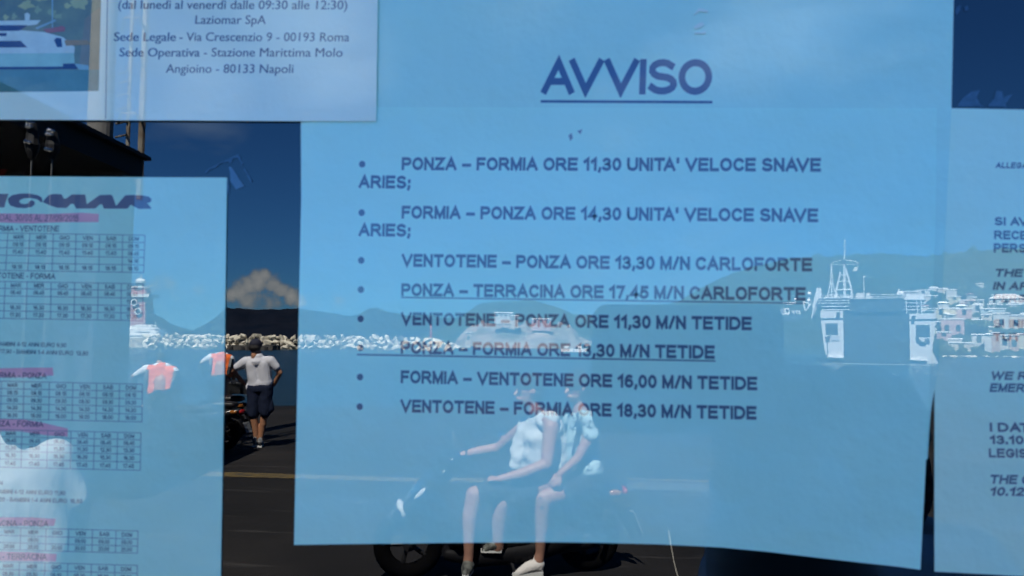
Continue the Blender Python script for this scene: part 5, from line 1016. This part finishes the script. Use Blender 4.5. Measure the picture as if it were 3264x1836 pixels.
# press the print onto the cloth
from mathutils.bvhtree import BVHTree
smv = [Vector((v.co.x, -v.co.y, v.co.z)) for v in sh.data.vertices]; bv = BVHTree.FromPolygons(smv, [p.vertices[:] for p in sh.data.polygons])
keep = []
for v in me.vertices:
    h = bv.ray_cast(v.co, aa1)
    if h[0] is not None: keep.append(v.index); off_ = (v.co - CAM).dot(aa1); v.co = h[0] - aa1*.002
    else: v.co = smv[0]
bm = bmesh.new(); bm.from_mesh(me); ks = set(keep); bm.verts.ensure_lookup_table(); bmesh.ops.delete(bm, geom=[v for v in bm.verts if v.index not in ks], context='VERTS'); bm.to_mesh(me); bm.free()
o_ = link('anchor_print', me, mat('print_dark', (.04,.06,.08), .9), f.root); o_.parent = sh; o_.matrix_parent_inverse = sh.matrix_world.inverted()
o_.matrix_world = Matrix.Identity(4)
f.part('shorts', f.limb(((1860,1538,-.03),.155),((1860,1538,.05),.155)) + f.limb(((1850,1545,-.1),.115),((1815,1560,-.14),.10)) + f.limb(((1848,1545,.12),.11),((1790,1570,.2),.095)), mat('dark_shorts', (.02,.024,.034), .9), .010, 4)
f.part('hair', [('e', hc+EZ*.045-fw*.005, (.112,.10,.088), (fw, fl, EZ)), ('e', hc-fw*.06-EZ*.06, (.075,.09,.11), (fw, fl, EZ)), ('e', hc-fw*.07-EZ*.14, (.05,.07,.08), (fw, fl, EZ))], HAIR, .008, 2, .012, 45)
for s in (-1, 1): MB().ball(hc+EZ*.115+fw*.05+fl*s*.036, .012, .03, .02, ax=((fw+EZ).normalized(), fl, (EZ-fw).normalized())).build('sunglasses_lens', M_GLS, f.root, smooth=True)
stp = [f.j((1843,1318,-.06)), f.j((1842,1350,-.16)), f.j((1836,1400,-.18)), f.j((1826,1450,-.15))]; MB().tube(stp, .013, n=6).build('bag_strap', mat('strap_dark', (.03,.035,.05), .8), f.root)
M_WSHOE = mat('white_shoe', (.66,.63,.60), .7, bump=.3, bump_scale=60); shoe(f, 'shoe', (1716,1818,-.18), (1652,1834,-.22), .048, M_WSHOE); shoe(f, 'shoe', (1742,1748,.24), (1700,1752,.24), .044, M_WSHOE)
MB().ball(f.j((1722,1588,-.31)), .009).build('ring', M_CHR, f.root)

# ------------------------------------------------------------------ onlooker in white at the left edge
T3 = 3.4; f = Fig(T3, 'person', 'person in loose white tee shirt standing close at the lower left edge', 'person', ground(70, 1078+H*F_PX/T3)); r3, a3 = basis(70); gf = Vector((f.root.location.x, -f.root.location.y, 0))
hc = f.j((62,1285,0)); fw = (a3*.8 - r3*.4).normalized(); fl = EZ.cross(fw)
bd_ = head_parts(hc, fw, EZ, .105) + f.limb(((62,1372),.06),((64,1420),.09),((66,1560),.14),((66,1760),.14)) + f.limb(((-40,1468),.055),((170,1468),.055)) + f.limb(((195,1465,0),.05),((258,1600,.05),.04),((255,1760,.12),.032)) + f.limb(((-60,1450,0),.055),((-120,1610,.05),.046),((-100,1760,.1),.036))
bd_ += hand(f.j((250,1760,.12)), -EZ+a3*.2, -r3, .1, .4) + hand(f.j((-100,1760,.1)), -EZ+a3*.2, r3, .1, .4)
hip = f.j((66,1800)); 
for s in (-1, 1): bd_ += [(hip+r3*.09*s, gf+r3*.1*s+EZ*.45, .085, .06), (gf+r3*.1*s+EZ*.45, gf+r3*.1*s+EZ*.07, .056, .04), (gf+r3*.1*s+EZ*.05, gf+r3*.1*s+fw*.16+EZ*.04, .045, .035)]
f.part('body', bd_, SKIN2, .010, 4); f.part('hair', [('e', hc+EZ*.03-fw*.02, (.112,.1,.1), (fw, fl, EZ)), ('e', hc-fw*.05-EZ*.06, (.08,.095,.12), (fw, fl, EZ))], HAIR, .009, 3, .008, 40)
f.part('shirt', f.limb(((64,1425),.10),((66,1560),.165),((66,1790),.175)) + f.limb(((-40,1455),.08),((175,1455),.075)) + f.limb(((185,1462,0),.068),((250,1590,.03),.05)) + f.limb(((-50,1455,0),.08),((-105,1580,.03),.07)) + f.limb(((0,1480),.12),((0,1800),.13)) + f.limb(((145,1490),.11),((140,1800),.115)), fold_cloth('loose_white_tee', (.46,.47,.48), 7, (1.5,1.5,.4), 1.0), .012, 14, .008, 7)
f.part('trousers', [(hip+EZ*.02, hip-EZ*.06, .16, .16)] + [(hip+r3*.09*s, gf+r3*.1*s+EZ*.12, .105, .065) for s in (-1, 1)], mat('grey_trousers', (.10,.10,.11), .9), .012, 4)

# ------------------------------------------------------------------ the photographer with the phone, mirrored in the glass
yph = D + .006
def onvirt(px, py, y): d = ray(px, py); return CAM + d*((y-CAM.y)/d.y)
ph = thing('phone', onvirt(2150, 1180, yph), 'dark phone held up sideways to the window', 'phone')
a0, a1 = onvirt(1888, 970, yph), onvirt(2500, 1392, yph); x0, x1, z1, z0 = a0.x, a1.x, a0.z, a1.z; rc = .010
prof_ = []
for cx, cz, s0 in ((x1-rc, z1-rc, 0), (x0+rc, z1-rc, 90), (x0+rc, z0+rc, 180), (x1-rc, z0+rc, 270)):
    for k in range(7): t_ = R(s0+15*k); prof_.append(Vector((cx+rc*math.cos(t_), yph, cz+rc*math.sin(t_))))
MB().prism(prof_, (0, .009, 0)).build('phone_body', mat('phone_back', (.015,.016,.018), .4), ph)
lc = Vector((CAM.x, yph-.0006, CAM.z)); MB().tube([lc+EY*.0005, lc-EY*.0012], .006, n=20).build('camera_ring', mat('lens_ring', (.08,.08,.085), .3, metal=.8), ph); MB().tube([lc-EY*.0012, lc-EY*.0015], .0042, n=20).build('camera_lens', M_GLS, ph)
MB().tube([lc+EX*.014+EY*.0004, lc+EX*.014-EY*.0003], .002, n=12).build('flash', M_LENS, ph)
TP = 1.3; f = Fig(TP, 'person', 'person in blue shirt holding a phone up to the window glass', 'person', ground(2740, 1078+H*F_PX/TP)); rp_, ap_ = basis(2740); gf = Vector((f.root.location.x, -f.root.location.y, 0))
hc = f.j((2740,1450,0)); fw = (-ap_ - rp_*.25 + EZ*.1).normalized(); fl = EZ.cross(fw)
bd_ = head_parts(hc, fw, EZ, .108) + f.limb(((2742,1690,.02),.058),((2745,1800,.03),.09),((2750,2060,.03),.14),((2750,2500,.03),.14)) + f.limb(((2420,1840,.02),.07),((3070,1840,.02),.07))
bd_ += f.limb(((2380,1890,0),.058),((2470,1960,-.45),.046),((2400,1440,-.72),.030)) + f.limb(((3110,1890,0),.058),((2660,1940,-.5),.046),((2450,1400,-.72),.030))
bd_ += hand(f.j((2400,1440,-.72)), (f.j((2370,1270,-.76))-f.j((2400,1440,-.72))), -rp_*.5-ap_*.8, .1, .5, 1) + hand(f.j((2450,1400,-.72)), (f.j((2420,1220,-.76))-f.j((2450,1400,-.72))), -ap_, .1, .5, -1)
hip = f.j((2750,2560,.03))
for s in (-1, 1): bd_ += [(hip+rp_*.09*s, gf+rp_*.1*s+EZ*.47, .09, .062), (gf+rp_*.1*s+EZ*.47, gf+rp_*.1*s+EZ*.07, .058, .042), (gf+rp_*.1*s+EZ*.05, gf+rp_*.1*s-ap_*.16+EZ*.04, .046, .036)]
f.part('body', bd_, SKIND, .009, 4); face(f, hc, fw, EZ, .108)
f.part('hair', [('e', hc+EZ*.05-fw*.025, (.108,.098,.09), (fw, fl, EZ)), ('e', hc-fw*.06-EZ*.04, (.078,.095,.11), (fw, fl, EZ))], HAIR, .009, 3, .006, 40)
M_BLUE = fold_cloth('blue_cotton', (.62,.72,.76), 9, (1,1,.4), .8)
f.part('shirt', f.limb(((2745,1850,.03),.10),((2750,2060,.03),.165),((2750,2520,.03),.17)) + f.limb(((2420,1835,.02),.085),((3060,1835,.02),.085)) + f.limb(((2560,1800,.03),.085),((2920,1800,.03),.085)) + f.limb(((2400,1880,0),.085),((2440,1930,-.25),.07)) + f.limb(((3090,1880,0),.085),((2860,1920,-.28),.07)) + f.limb(((2560,1960,.02),.13),((2600,2500,.02),.13)) + f.limb(((2930,1960,.02),.13),((2900,2500,.02),.13)) + f.limb(((2400,1880,0),.075),((2470,1960,-.45),.06),((2410,1530,-.68),.042)) + f.limb(((3090,1880,0),.075),((2660,1940,-.5),.06),((2470,1500,-.68),.042)), M_BLUE, .011, 4, .012, 9)
f.part('trousers', [(hip+EZ*.02, hip-EZ*.06, .165, .165)] + [(hip+rp_*.09*s, gf+rp_*.1*s+EZ*.12, .11, .07) for s in (-1, 1)], mat('photographer_trousers', (.05,.06,.09), .9), .012, 4)
